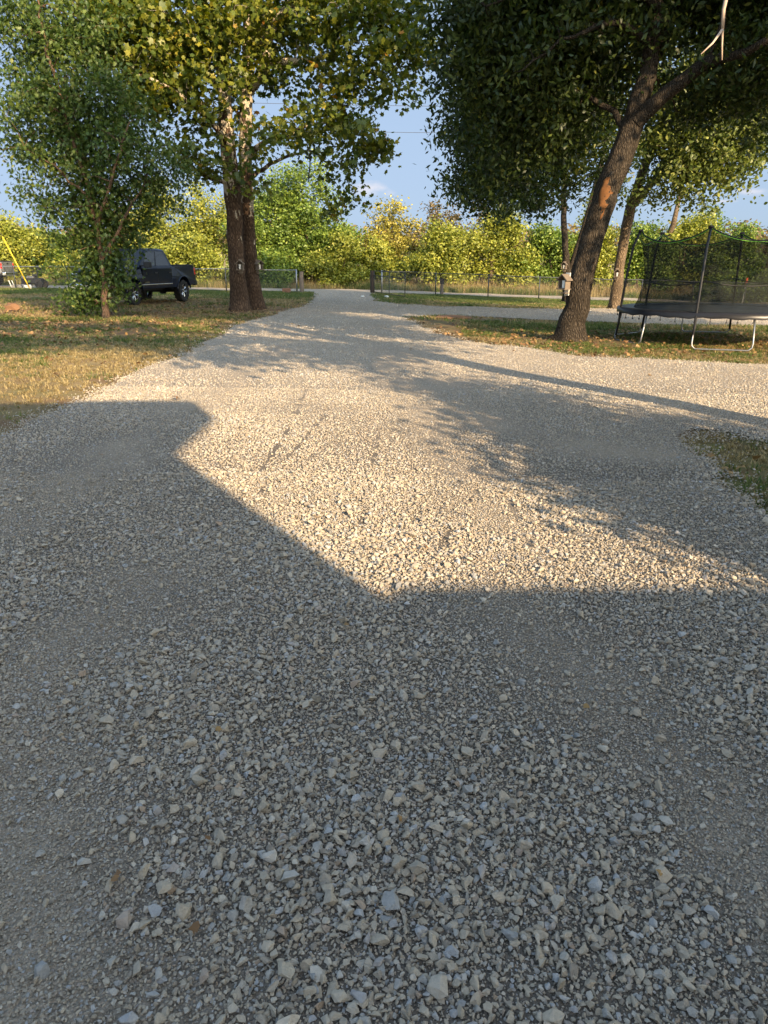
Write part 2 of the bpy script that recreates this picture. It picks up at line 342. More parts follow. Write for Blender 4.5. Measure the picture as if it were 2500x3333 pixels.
M['litter'] = leaf_mat('fallen_leaf', [(0, (.06, .034, .02)), (.4, (.16, .085, .04)), (.75, (.27, .16, .075)), (1, (.42, .27, .1))], .15, .2)

# ------------------------------------------------------------ ground, driveway, road
def lin(a, b, s): return list(np.arange(a, b, s))
gx = np.array([-900, -600, -400, -250, -160, -110, -80, -60, -50, -42, -36, -32]+lin(-28, 28.01, .4)+[32, 36, 42, 50, 60, 80, 110, 160, 250, 400, 600, 900], float)
gy = np.array([-500, -200, -80, -40, -25, -18, -14]+lin(-11, 60.01, .4)+[63, 66, 70, 75, 80, 88, 96, 105, 115, 125, 135, 145, 155, 165, 175, 190, 220, 280, 400, 700, 1200], float)
def zones(x, y):
    g = .25+.65*sstep(33, 38, y)+.25*np.exp(-((x+9)/5)**2-((y-19)/3)**2)
    isl = poly_sd(x, y, ISLAND) < 0
    g = np.where(isl, .35+.35*sstep(.5, 2, -poly_sd(x, y, ISLAND)), g)
    g = np.where((x < -3) & (y < 13.5), .13, g); g = np.where(x < -3, g+.3*np.exp(-((y-16.5)/3)**2), g); g = np.where(poly_sd(x, y, PATCH) < 0, .6, g)
    sd = drive_sd(x, y)
    d = .0+.55*np.exp(-np.maximum(sd, 0)/.8)*(y < 36)
    for bx, by, br in ((-4.8, 25.6, 2.2), (4.4, 17.4, 2.4), (-8.6, 22.4, 2.0), (9.0, 29, 2.4), (9, 17, 3)): d = np.maximum(d, .75*np.exp(-((x-bx)**2+(y-by)**2)/br**2))
    d = np.maximum(d, .62*((x < -3))*sstep(13, 17, y)*(1-sstep(30, 35, y))); d = np.maximum(d, .5*(poly_sd(x, y, ISLAND) < 0)); d = np.where(poly_sd(x, y, PATCH) < -.25, .15, d)
    d = np.where((x < -6) & (y > 33) & (y < 42), .35, d)
    f = sstep(48.5, 52, y)
    return np.stack([g, d, f], -1)
X, Y = np.meshgrid(gx, gy); X = X.ravel(); Y = Y.ravel(); nx, ny = len(gx), len(gy)
idx = np.arange(nx*ny).reshape(ny, nx)
F = np.stack([idx[:-1, :-1], idx[:-1, 1:], idx[1:, 1:], idx[1:, :-1]], -1).reshape(-1, 4)
me = np_mesh('ground', np.stack([X, Y, terr(X, Y)-.012], -1), F, {'zone': zones(X, Y)})
tag(link('ground', me, M['ground'], smooth=True), kind='structure')

TRACKS = [[tuple(p) for p in gxy(l)] for l in ([(-300, 1900), (200, 1640), (480, 1430), (700, 1270), (950, 1120), (1080, 1010)], [(2600, 2900), (2300, 2560), (1900, 2240), (1620, 2000), (1560, 1700), (1420, 1400), (1250, 1150), (1180, 1030)],
          [(100, 3333), (40, 2700), (150, 2200), (350, 1900)], [(2500, 1500), (2100, 1480), (1700, 1430), (1450, 1300), (1300, 1150)])]
GROOVES = [[tuple(p) for p in gxy(l)] for l in ([(1625, 1570), (1665, 1650), (1700, 1740), (1765, 1850)], [(1560, 1600), (1490, 1680), (1440, 1790)], [(1080, 1330), (960, 1470), (880, 1560), (835, 1630)], [(1010, 1250), (930, 1420), (850, 1540)], [(1240, 1400), (1190, 1600), (1170, 1780)])]
def track(x, y):
    t = np.zeros_like(x)
    for i, l in enumerate(TRACKS): t = np.maximum(t, np.exp(-(line_d(x, y, l)/(.36 if i != 3 else .4))**2))
    return np.clip(t*(.35+1.0*vnoise(x, y, .5, 7))+(vnoise(x, y, 1.1, 6)-.6)*1.0+(vnoise(x, y, .2, 9)-.5)*.3, 0, 1)
def sheet(name, x0, x1, y0, y1, s, sdf, dz, mat, attrs=None):
    xs = np.arange(x0, x1+s/2, s); ys = np.arange(y0, y1+s/2, s); Xg, Yg = np.meshgrid(xs, ys); D = sdf(Xg, Yg)
    n, m = Xg.shape; V = [np.stack([Xg.ravel(), Yg.ravel()], -1)]; id_ = np.arange(n*m).reshape(n, m); ins = D < 0
    c = [ins[:-1, :-1], ins[:-1, 1:], ins[1:, 1:], ins[1:, :-1]]; allin = c[0] & c[1] & c[2] & c[3]; any_ = (c[0] | c[1] | c[2] | c[3]) & ~allin
    q = np.stack([id_[:-1, :-1], id_[:-1, 1:], id_[1:, 1:], id_[1:, :-1]], -1); quads = q[allin]; extra = []; tris = []; base = n*m; Df = D.ravel(); P = V[0]
    for cell in q[any_]:
        poly = []
        for k in range(4):
            a, b = cell[k], cell[(k+1) % 4]
            if Df[a] < 0: poly.append(a)
            if (Df[a] < 0) != (Df[b] < 0):
                t = Df[a]/(Df[a]-Df[b]); extra.append(P[a]+(P[b]-P[a])*t); poly.append(base+len(extra)-1)
        for k in range(1, len(poly)-1): tris.append((poly[0], poly[k], poly[k+1]))
    P = np.concatenate([P, np.array(extra).reshape(-1, 2)]) if extra else P
    used = np.unique(np.concatenate([quads.ravel(), np.array(tris, int).ravel()])); mp = np.zeros(len(P), int); mp[used] = np.arange(len(used)); P = P[used]
    V = np.stack([P[:, 0], P[:, 1], terr(P[:, 0], P[:, 1])+dz], -1)
    me = np_mesh(name, V, [mp[quads], mp[np.array(tris, int).reshape(-1, 3)]] if tris else mp[quads], {k: f(P[:, 0], P[:, 1]) for k, f in (attrs or {}).items()})
    return link(name, me, mat, smooth=True)
tag(sheet('driveway', -9, 26, -3, 44.2, .2, drive_sd, .014, M['drive'], {'track': track, 'crev_shade': lambda x, y: .85*(1-track(x, y))*(1-sstep(6, 12, y))}), kind='structure')
def road_sd(x, y): return np.maximum(43.9-y, y-48.3)+(vnoise(x, y, 1.5, 8)-.5)*.5
tag(sheet('road', -60, 60, 43, 49, .4, road_sd, .018, drive_mat('road_gravel', 1.15), {'track': lambda x, y: np.full(x.shape, .8), 'crev_shade': lambda x, y: np.zeros(x.shape)}), kind='structure')

# ------------------------------------------------------------ scattering (one geometry-nodes object per stuff)
def scatter(name, label, variants, mat, P, rot, scl, idx, smooth=False):
    col = bpy.data.collections.new(name+'_pieces')
    for i, me in enumerate(variants):
        me.materials.append(mat); o = bpy.data.objects.new(name+'_piece', me); o.name = '%s_piece_%02d' % (name, i); col.objects.link(o)
    me = bpy.data.meshes.new(name); me.vertices.add(len(P)); me.vertices.foreach_set('co', np.asarray(P, np.float32).ravel())
    for k, v in (('rot', rot), ('scl', scl)):
        a = me.attributes.new(k, 'FLOAT_VECTOR', 'POINT'); a.data.foreach_set('vector', np.asarray(v, np.float32).ravel())
    a = me.attributes.new('idx', 'INT', 'POINT'); a.data.foreach_set('value', np.asarray(idx, np.int32))
    o = link(name, me, mat); tag(o, label=label, kind='stuff')
    g = bpy.data.node_groups.new(name+'_nodes', 'GeometryNodeTree'); g.interface.new_socket('Geometry', in_out='INPUT', socket_type='NodeSocketGeometry'); g.interface.new_socket('Geometry', in_out='OUTPUT', socket_type='NodeSocketGeometry')
    N = g.nodes.new; L = g.links.new; gi = N('NodeGroupInput'); go = N('NodeGroupOutput'); ip = N('GeometryNodeInstanceOnPoints'); ci = N('GeometryNodeCollectionInfo')
    ci.inputs['Collection'].default_value = col; ci.inputs['Separate Children'].default_value = True; ci.inputs['Reset Children'].default_value = True
    ip.inputs['Pick Instance'].default_value = True
    def na(nm, dt): n = N('GeometryNodeInputNamedAttribute'); n.data_type = dt; n.inputs['Name'].default_value = nm; return n.outputs['Attribute']
    e2r = N('FunctionNodeEulerToRotation'); L(na('rot', 'FLOAT_VECTOR'), e2r.inputs[0])
    L(gi.outputs[0], ip.inputs['Points']); L(ci.outputs[0], ip.inputs['Instance']); L(na('idx', 'INT'), ip.inputs['Instance Index']); L(e2r.outputs[0], ip.inputs['Rotation']); L(na('scl', 'FLOAT_VECTOR'), ip.inputs['Scale'])
    L(ip.outputs[0], go.inputs[0]); md = o.modifiers.new('scatter', 'NODES'); md.node_group = g
    return o
def rock_mesh(seed):
    r = np.random.default_rng(seed); bm = bmesh.new(); n = int(r.integers(9, 15))
    p = r.normal(size=(n, 3)); p /= np.linalg.norm(p, axis=1)[:, None]; p *= r.uniform(.75, 1.05, (n, 1))
    p *= np.array([1, r.uniform(.68, .98), r.uniform(.5, .8)])
    vs = [bm.verts.new(v*.5) for v in p]; res = bmesh.ops.convex_hull(bm, input=vs)
    bmesh.ops.delete(bm, geom=[v for v in bm.verts if not v.link_faces], context='VERTS')
    bmesh.ops.bevel(bm, geom=bm.edges[:], offset=.018, segments=1, affect='EDGES', profile=.5)
    me = bpy.data.meshes.new('rock'); bm.to_mesh(me); bm.free(); return me
def frustum_pts(y0, y1, dens, margin=1.0):
    h = .5415*1.04
    A = (y1-y0)*(h*(y0+y1)+2*margin); n = int(A*dens*1.25); y = rng.uniform(y0, y1, n*2); x = rng.uniform(-1, 1, n*2)*(h*y1+margin)
    k = np.abs(x) < h*y+margin; x, y = x[k], y[k]; area = (y1-y0)*2*(h*y1+margin); m = int(dens*area); 
    if m*1.0 < n*2: keep = rng.random(len(x)) < m/(n*2); x, y = x[keep], y[keep]
    return x, y
def gravel():
    Xs, Ys, S = [], [], []
    Zs = []
    def lay(y0, y1, sp, s0, s1, skew, coarse, zl, zh, keepall=1.0):
        """stones on a jittered close packed lattice, thinned along the wheel tracks"""
        h = .5415*1.04; xm = h*y1+2.2; gx_ = np.arange(-xm, xm, sp); gy_ = np.arange(y0, y1, sp*.87); x, y = np.meshgrid(gx_, gy_); x = x+(np.arange(len(gy_))[:, None] % 2)*sp*.5
        x = (x+rng.uniform(-.42, .42, x.shape)*sp).ravel(); y = (y+rng.uniform(-.42, .42, y.shape)*sp).ravel(); k = (np.abs(x) < h*y+2.2) & (rng.random(len(x)) < keepall); x, y = x[k], y[k]
        sd = drive_sd(x, y); tr = track(x, y)
        kp = np.where(sd < 0, 1-coarse*tr, .8*np.exp(-np.maximum(sd, 0)/.14)); kp = np.where((sd > -.45) & (sd < .05), np.maximum(kp, .9), kp)
        for gl in GROOVES: kp = np.where(line_d(x, y, gl)+(vnoise(x, y, .16, 71)-.5)*.07+(vnoise(x, y, .05, 72)-.5)*.03 < .006, kp*.12, kp)
        k = rng.random(len(x)) < kp; x, y, tr = x[k], y[k], tr[k]; n = len(x); s = s0+(s1-s0)*rng.random(n)**skew; s *= (1-.3*tr*coarse)*(.8+.45*vnoise(x, y, .8, 61))
        Xs.append(x); Ys.append(y); S.append(s); Zs.append(s*rng.uniform(zl, zh, n))
    lay(.35, 2.7, .0225, .016, .037, 1.6, .8, .05, .5); lay(.35, 2.7, .085, .036, .060, 1.6, .6, .2, .5, .7); lay(.35, 2.7, .0105, .006, .015, 1.2, .0, .0, .5)
    lay(2.7, 5.4, .024, .014, .036, 1.6, .85, -.05, .45); lay(2.7, 5.4, .12, .034, .058, 1.6, .6, .2, .5, .6); lay(2.7, 5.4, .0145, .008, .016, 1, 0, 0, .5)
    lay(5.4, 9.5, .026, .015, .034, 1.5, .8, -.2, .32); lay(5.4, 9.5, .030, .010, .018, 1, 0, -.1, .35); lay(9.5, 16, .036, .016, .036, 1.4, .6, -.25, .25); lay(16, 27, .07, .020, .045, 1.2, .5, -.25, .25); lay(27, 43.5, .15, .03, .06, 1, .5, -.1, .3)
    x = np.concatenate(Xs); y = np.concatenate(Ys); s = np.concatenate(S); n = len(x)
    z = terr(x, y)+.014+np.concatenate(Zs)
    rot = np.stack([rng.normal(0, .35, n), rng.normal(0, .35, n), rng.uniform(0, 6.28, n)], -1)
    sc = s[:, None]*np.stack([rng.uniform(.85, 1.3, n), rng.uniform(.8, 1.15, n), rng.uniform(.8, 1.15, n)], -1)
    scatter('gravel', 'loose crushed grey limestone gravel covering the driveway', [rock_mesh(100+i) for i in range(16)], M['rock'], np.stack([x, y, z], -1), rot, sc, rng.integers(0, 16, n))
    print('gravel', n)
gravel()
def tuft_mesh(seed, nb, h, lean, w):
    r = np.random.default_rng(seed); V = []; Fq = []; v = []
    for i in range(nb):
        a = r.uniform(0, 6.28); b = np.array([r.normal(0, .35), r.normal(0, .35), 0])*h; d = np.array([math.cos(a), math.sin(a), 0]); s = np.array([-d[1], d[0], 0])*w*r.uniform(.7, 1.3)
        hh = h*r.uniform(.5, 1.1); l = lean*r.uniform(.3, 1.2)*hh; k = len(V); c = r.random()
        V += [b-s, b+s, b+d*l*.45+s*.7+[0, 0, hh*.6], b+d*l*.45-s*.7+[0, 0, hh*.6], b+d*l+[0, 0, hh]]; Fq += [(k, k+1, k+2, k+3), (k+3, k+2, k+4, k+4)]; v += [c]*5
    q = [f for f in Fq if f[2] != f[3]]; t = [f[:3] for f in Fq if f[2] == f[3]]
    return np_mesh('tuft', np.array(V), [np.array(q), np.array(t)], {'v': v})
def near_lawn(n, x0, x1, y0, y1):
    x = rng.uniform(x0, x1, n); y = rng.uniform(y0, y1, n); k = (drive_sd(x, y) > .05) & (np.abs(x) < .57*y+1.5) & ((y < 43.4)); return x[k], y[k]
def grasses():
    parts = [near_lawn(90000, -22, -2, 6, 22), near_lawn(60000, -28, 0, 22, 43.5), near_lawn(60000, 2, 14, 8, 22), near_lawn(60000, 0, 26, 22, 43.5), near_lawn(9000, 2.5, 7, 4, 9)]
    x = np.concatenate([p[0] for p in parts]); y = np.concatenate([p[1] for p in parts]); Z = zones(x, y)
    green = np.clip(Z[:, 0]+(vnoise(x, y, 1.3, 31)-.5)*1.2+(vnoise(x, y, .35, 32)-.5)*.6, 0, 1); dirt = np.clip(Z[:, 1]+(vnoise(x, y, 1.0, 33)-.5)*1.4, 0, 1)
    keep = rng.random(len(x)) < (.85-.8*dirt); x, y, green = x[keep], y[keep], green[keep]; g = rng.random(len(x)) < green*1.1
    for nm, lab, sel, mt, h in (('green_grass', 'short green grass in patches on the lawns', g, M['grassblade'], .05), ('dry_grass', 'short tan dry grass on the lawns', ~g, M['dryblade'], .035)):
        xx, yy = x[sel], y[sel]; n = len(xx); s = rng.uniform(.6, 1.5, n)*(1+.6*(yy > 20))
        scatter(nm, lab, [tuft_mesh(i, 7, h, 1.1, .0035) for i in range(6)], mt, np.stack([xx, yy, terr(xx, yy)-.012], -1), np.stack([np.zeros(n), np.zeros(n), rng.uniform(0, 6.28, n)], -1), np.stack([s*1.2, s*1.2, s], -1), rng.integers(0, 6, n)); print(nm, n)
    # tall weeds on the far verge of the road
    n = 9000; xx = rng.uniform(-34, 34, n); yy = 48.8+rng.random(n)**1.3*5; keep = vnoise(xx, yy, 2.2, 41)+.25*(xx > 2) > .42; xx, yy = xx[keep], yy[keep]; n = len(xx)
    s = rng.uniform(.4, 1.0, n)*(.55+.6*sstep(0, 3, yy-48.8))*(1+.25*(xx > 3))
    scatter('tall_weeds', 'tall dry roadside weeds on the far verge below the hedgerow', [tuft_mesh(60+i, 12, .85, .5, .012) for i in range(6)], M['dryblade'], np.stack([xx, yy, terr(xx, yy)], -1), np.stack([np.zeros(n), np.zeros(n), rng.uniform(0, 6.28, n)], -1), np.stack([s, s, s], -1), rng.integers(0, 6, n))
    n = 9000; xx = rng.uniform(-34, 34, n); yy = 48.6+rng.random(n)**1.2*4; keep = vnoise(xx, yy, 1.8, 43) > .45; xx, yy = xx[keep], yy[keep]; n = len(xx); s = rng.uniform(.25, .8, n)
    scatter('green_weeds', 'low green weeds growing among the dry roadside grass', [tuft_mesh(80+i, 12, .7, .7, .016) for i in range(6)], M['grassblade'], np.stack([xx, yy, terr(xx, yy)], -1), np.stack([np.zeros(n), np.zeros(n), rng.uniform(0, 6.28, n)], -1), np.stack([s, s, s], -1), rng.integers(0, 6, n))
grasses()

# ------------------------------------------------------------ trees
def leaf_template(kind):
    if kind == 'maple':
        a = [(-90, .5), (-55, .55), (-35, .3), (0, .62), (25, .33), (50, .75), (68, .4), (90, 1.0), (112, .4), (130, .75), (155, .33), (180, .62), (215, .3), (235, .55)]
        V = [(0, .1, .04)]+[(math.cos(R(t))*r*.5, math.sin(R(t))*r*.55+.1, -.06*abs(math.cos(R(t)))*r) for t, r in a]; n = len(a)
        return np.array(V), np.array([(0, i+1, (i+1) % n+1) for i in range(n)])
    if kind == 'lobed':
        V = [(0, -.5, 0), (.42, -.3, -.06), (.3, 0, 0), (.55, .2, -.08), (.18, .25, .02), (0, .6, -.05), (-.18, .25, .02), (-.55, .2, -.08), (-.3, 0, 0), (-.42, -.3, -.06)]
        return np.array(V), np.array([(0, 1, 2), (2, 3, 4), (0, 2, 4), (0, 4, 5), (0, 5, 6), (0, 6, 8), (6, 7, 8), (0, 8, 9)])
    if kind == 'oval':
        V = [(0, -.5, 0), (.3, -.12, -.07), (.22, .25, -.06), (0, .5, 0), (-.22, .25, -.06), (-.3, -.12, -.07)]
        return np.array(V), np.array([(0, 1, 2), (0, 2, 3), (0, 3, 4), (0, 4, 5)])
    V = [(0, -.5, 0), (.21, -.05, -.05), (0, .5, -.04), (-.21, -.05, -.05)]; return np.array(V), np.array([(0, 1, 2), (0, 2, 3)])
def leaves_mesh(name, P, size, var, kind, droop, up=.5, seed=0):
    r = np.random.default_rng(seed); T, TF = leaf_template(kind); n = len(P)
    yv = r.normal(size=(n, 3)); yv[:, 2] = yv[:, 2]*.6-droop; yv /= np.linalg.norm(yv, axis=1)[:, None]
    nv = r.normal(size=(n, 3)); nv[:, 2] += up; nv -= yv*np.sum(nv*yv, 1)[:, None]; nv /= np.linalg.norm(nv, axis=1)[:, None]
    xv = np.cross(yv, nv); s = (size*r.uniform(.65, 1.25, n))[:, None, None]
    V = P[:, None, :]+s*(T[None, :, 0:1]*xv[:, None]+T[None, :, 1:2]*yv[:, None]+T[None, :, 2:3]*nv[:, None])
    Fa = TF[None]+(np.arange(n)*len(T))[:, None, None]
    return np_mesh(name, V.reshape(-1, 3), Fa.reshape(-1, 3), {'v': np.repeat(var, len(T))})
class Tubes:
    def __init__(s): s.V = []; s.F = []; s.n = 0
    def add(s, P, rad, k, flare=None):
        P = np.asarray(P, float); n = len(P); T = np.gradient(P, axis=0); T /= np.linalg.norm(T, axis=1)[:, None]+1e-9
        a = np.cross(T[0], [0, 1, .1]); a /= np.linalg.norm(a)+1e-9; A = np.zeros_like(P)
        for i in range(n): a = a-T[i]*np.dot(a, T[i]); a /= np.linalg.norm(a)+1e-9; A[i] = a
        B = np.cross(T, A); th = np.arange(k)*2*math.pi/k; rr = np.repeat(np.asarray(rad, float)[:, None], k, 1)
        if flare is not None:
            h = np.linalg.norm(P-P[0], axis=1)[:, None]; rr = rr*(1+flare*np.exp(-h/.28)*(.55+.6*np.cos(5*th+1+h*.6))+flare*.25*np.exp(-h/.8)+.05*np.sin(3*th+h*1.3)+.035*np.sin(7*th-h*2.1))
        V = P[:, None]+rr[..., None]*(A[:, None]*np.cos(th)[None, :, None]+B[:, None]*np.sin(th)[None, :, None])
        i = np.arange(n-1)[:, None]*k; j = np.arange(k)[None]; j2 = (j+1) % k
        s.F.append((np.stack([i+j, i+j2, i+k+j2, i+k+j], -1)+s.n).reshape(-1, 4)); s.V.append(V.reshape(-1, 3)); s.n += n*k
    def mesh(s, name): return np_mesh(name, np.concatenate(s.V), np.concatenate(s.F))
def smooth_line(pts, step=.3, wob=.0, r=None):
    """pts [(Vector, radius)] -> catmull-rom positions and radii"""
    P = np.array([tuple(p[0])+(p[1],) for p in pts], float); P = np.concatenate([[2*P[0]-P[1]], P, [2*P[-1]-P[-2]]]); out = []
    for i in range(1, len(P)-2):
        n = max(2, int(np.linalg.norm(P[i+1, :3]-P[i, :3])/step))
        for t in np.arange(n)/n:
            a, b, c, d = P[i-1:i+3]; out.append(.5*((2*b)+(-a+c)*t+(2*a-5*b+4*c-d)*t*t+(-a+3*b-3*c+d)*t**3))
    out.append(P[-2]); out = np.array(out)
    if wob and r is not None: out[1:-1, :3] += r.normal(0, wob, (len(out)-2, 3))
    return out[:, :3], np.maximum(out[:, 3], .004)
def tree(name, label, cat, base, limbs, blobs, leafmat, barkmat, n_twigs, per, lsize, lkind, spread=.3, attach=2.0, seed=0, droop=.3, group=None, vbias=0., up=.5, sides=14, flare=.6, twig_k=4, bare=0):
    """limbs: lists of (Vector world, radius); blobs: (Vector, (rx,ry,rz), weight). Leaves hang on twigs grown from the limbs."""
    r = np.random.default_rng(seed); root = empty(name, base, label=label, cat=cat, group=group); b0 = np.array(base); tb = Tubes(); NP, NR = [], []
    for li, l in enumerate(limbs):
        P, Rr = smooth_line(l, .25, .012 if l[0][1] > .1 else .03, r); tb.add(P-b0, Rr, sides if l[0][1] > .12 else 8, flare if li == 0 or l[0][0].z-b0[2] < .4 else None)
        k = (P[:, 2]-b0[2] > attach); NP.append(P[k]); NR.append(Rr[k])
    NP = np.concatenate(NP); NR = np.concatenate(NR)
    w = np.array([b[1][0]*b[1][1]*b[1][2]*b[2] for b in blobs]); w = w/w.sum(); tg = []
    for b, q in zip(blobs, w):
        m = max(3, int(round(n_twigs*q))); d = r.normal(size=(m, 3)); d /= np.linalg.norm(d, axis=1)[:, None]; d *= (r.random((m, 1))**.5)*r.uniform(.75, 1.3, (m, 1)); tg.append(np.array(b[0])+d*np.array(b[1]))
    tg = np.concatenate(tg); dist = np.array([np.min(np.linalg.norm(NP-t, axis=1)) for t in tg]); LP, LV = [], []
    for t in tg[np.argsort(dist)]:
        d = np.linalg.norm(NP-t, axis=1)+np.where(NR < .012, .5, 0)+np.where(NP[:, 2] > t[2]+.3, .5, 0); i = int(np.argmin(d)); p0 = NP[i]; ln = np.linalg.norm(t-p0)+1e-3
        c = p0+(t-p0)*.45+np.array([0, 0, .16*ln])+r.normal(0, .07*ln, 3); n = max(4, int(ln/.35)); tt = np.linspace(0, 1, n)[:, None]
        P = (1-tt)**2*p0+2*tt*(1-tt)*c+tt*tt*t; P[1:-1] += r.normal(0, .02+.012*ln, (n-2, 3)); r0 = min(NR[i]*.7, .012+.02*ln); Rr = r0+(.004-r0)*tt[:, 0]**.8
        tb.add(P-b0, Rr, twig_k if r0 < .03 else 6); NP = np.concatenate([NP, P[1:]]); NR = np.concatenate([NR, Rr[1:]])
        if r.random() < bare: continue
        m = int(per*r.uniform(.5, 1.5)); u = 1-r.random(m)**1.3*min(.85, 1.4/ln); ii = np.clip((u*(n-1)), 0, n-1.001); k = ii.astype(int); f = (ii-k)[:, None]
        q = P[k]*(1-f)+P[k+1]*f+r.normal(0, spread, (m, 3))*np.array([1, 1, .75]); LP.append(q); LV.append(np.clip(r.normal(.42+vbias, .14)+r.normal(0, .16, m), 0, 1))
    LP = np.concatenate(LP); LV = np.concatenate(LV); k = LP[:, 2] > b0[2]+.05; LP, LV = LP[k], LV[k]
    link('trunk', tb.mesh('trunk'), barkmat, root, smooth=True)
    link('crown', leaves_mesh('crown', LP-b0, lsize, LV, lkind, droop, up, seed), leafmat, root)
    print(name, len(LP)); return root
def LB(*a):  # limb: (px, py, depth, radius)...
    return [(W(x, y, d), r) for x, y, d, r in a]
def BL(px, py, d, rx, rz, ry=None, w=1.0): return (W(px, py, d), (rx, ry or min(rx, 2.0), rz), w)
def base_limb(px, py, r, *rest):
    g = G(px, py); l = [(g-Vector((0, 0, .08)), r)]; return g, l+[(W(x, y, g.y+dd), rr) for x, y, dd, rr in rest]

# sycamore with two trunks
g1, s1 = base_limb(783, 1010, .34, (781, 975, 0, .31), (774, 900, 0, .27), (768, 800, 0, .26), (761, 700, 0, .27), (750, 560, 0, .26), (738, 420, 0, .24), (728, 280, 0, .2), (712, 130, 0, .17), (690, -60, 0, .13), (670, -260, 0, .08))
g2 = gp(g1.x+.45, g1.y+.85); d2 = g2.y
s2 = [(g2-Vector((0, 0, .08)), .27)]+LB((833, 960, d2, .24), (815, 850, d2, .23), (806, 700, d2, .22), (800, 560, d2, .22), (800, 420, d2, .21), (802, 300, d2, .2), (803, 180, d2, .16), (806, 40, d2, .14), (800, -200, d2, .08))
syc_limbs = [s1, s2, LB((802, 300, d2, .19), (835, 265, d2-.2, .17), (862, 220, d2-.4, .15), (900, 200, d2-.5, .12), (960, 198, d2-.6, .09), (1010, 195, d2-.8, .07), (1100, 170, d2-1, .04)),
    LB((862, 222, d2-.4, .13), (870, 160, d2-.4, .12), (890, 90, d2-.3, .10), (930, 10, d2, .08), (980, -120, d2, .05)),
    LB((806, 200, d2, .15), (850, 130, d2+.4, .13), (900, 80, d2+.6, .1), (960, 20, d2+.8, .07), (1050, -60, d2+1, .04)),
    LB((805, 520, d2, .12), (850, 470, d2-.4, .09), (930, 440, d2-.9, .07), (1030, 400, d2-1.2, .045), (1120, 400, d2-1.4, .025)),
    LB((795, 600, d2, .1), (840, 560, d2+.6, .08), (900, 520, d2+1, .06), (1000, 490, d2+1.2, .04), (1080, 500, d2+1.4, .02)),
    LB((757, 600, g1.y, .09), (700, 585, g1.y-.5, .07), (640, 560, g1.y-1, .04), (590, 520, g1.y-1.4, .02)),
    LB((745, 480, g1.y, .12), (690, 400, g1.y-.6, .09), (600, 320, g1.y-1.2, .07), (500, 260, g1.y-1.8, .04), (380, 220, g1.y-2, .02)),
    LB((728, 300, g1.y, .12), (650, 200, g1.y, .09), (540, 100, g1.y, .06), (430, 20, g1.y, .04), (330, -40, g1.y, .02)),
    LB((803, 160, d2, .1), (900, 60, d2-1, .08), (1050, -20, d2-1.6, .06), (1200, 20, d2-2, .04), (1340, 120, d2-2, .02))]
D = 25.
syc_blobs = [BL(330, 60, 24, 1.9, 1.6), BL(520, 120, 25, 2.2, 1.9), BL(470, 280, 24.5, 1.6, 1.4, w=.9), BL(700, 120, 24.5, 1.9, 2.0), BL(880, 60, 27.6, 2.2, 1.8, 1.2, w=1.), BL(1080, 110, 25, 2.0, 1.6, w=.9), BL(1250, 130, 24, 1.6, 1.5), BL(1370, 220, 24, .7, 1.1),
    BL(980, 300, 27.4, 1.7, 1.3, .8, w=.8), BL(1160, 340, 24.5, 1.2, 1.1), BL(940, 440, 24.5, 1.5, .8, w=.9), BL(1120, 480, 25, 1.3, .8), BL(1220, 440, 25, .7, .7), BL(1080, 590, 25.5, .7, .5), BL(1150, 650, 25.5, .55, .35), BL(1080, 690, 25.5, .3, .25, w=1.5), BL(1250, 520, 25, .5, .4), BL(640, 420, 24.5, 1.3, 1.0), BL(760, 380, 26.9, 1.0, 1.3, .6), BL(660, 560, 24.5, .8, .6), BL(800, 560, 24, .7, .5), BL(870, 600, 24.5, .5, .4), BL(1340, 320, 24, .5, .5),
    BL(450, -250, 25, 2.8, 2.2, 2.6, .7), BL(800, -300, 25.5, 3.4, 2.6, 3, .7), BL(1150, -180, 25, 2.6, 1.8, 2.4, .7)]
tree('sycamore_tree', 'tall twin trunk sycamore with mottled pale upper limbs and big yellow green leaves', 'tree', g1, syc_limbs, syc_blobs, M['syc'], M['syc_bark'], 1250, 31, .17, 'lobed', .27, 3.8, 1, .5, vbias=.02, flare=.35)
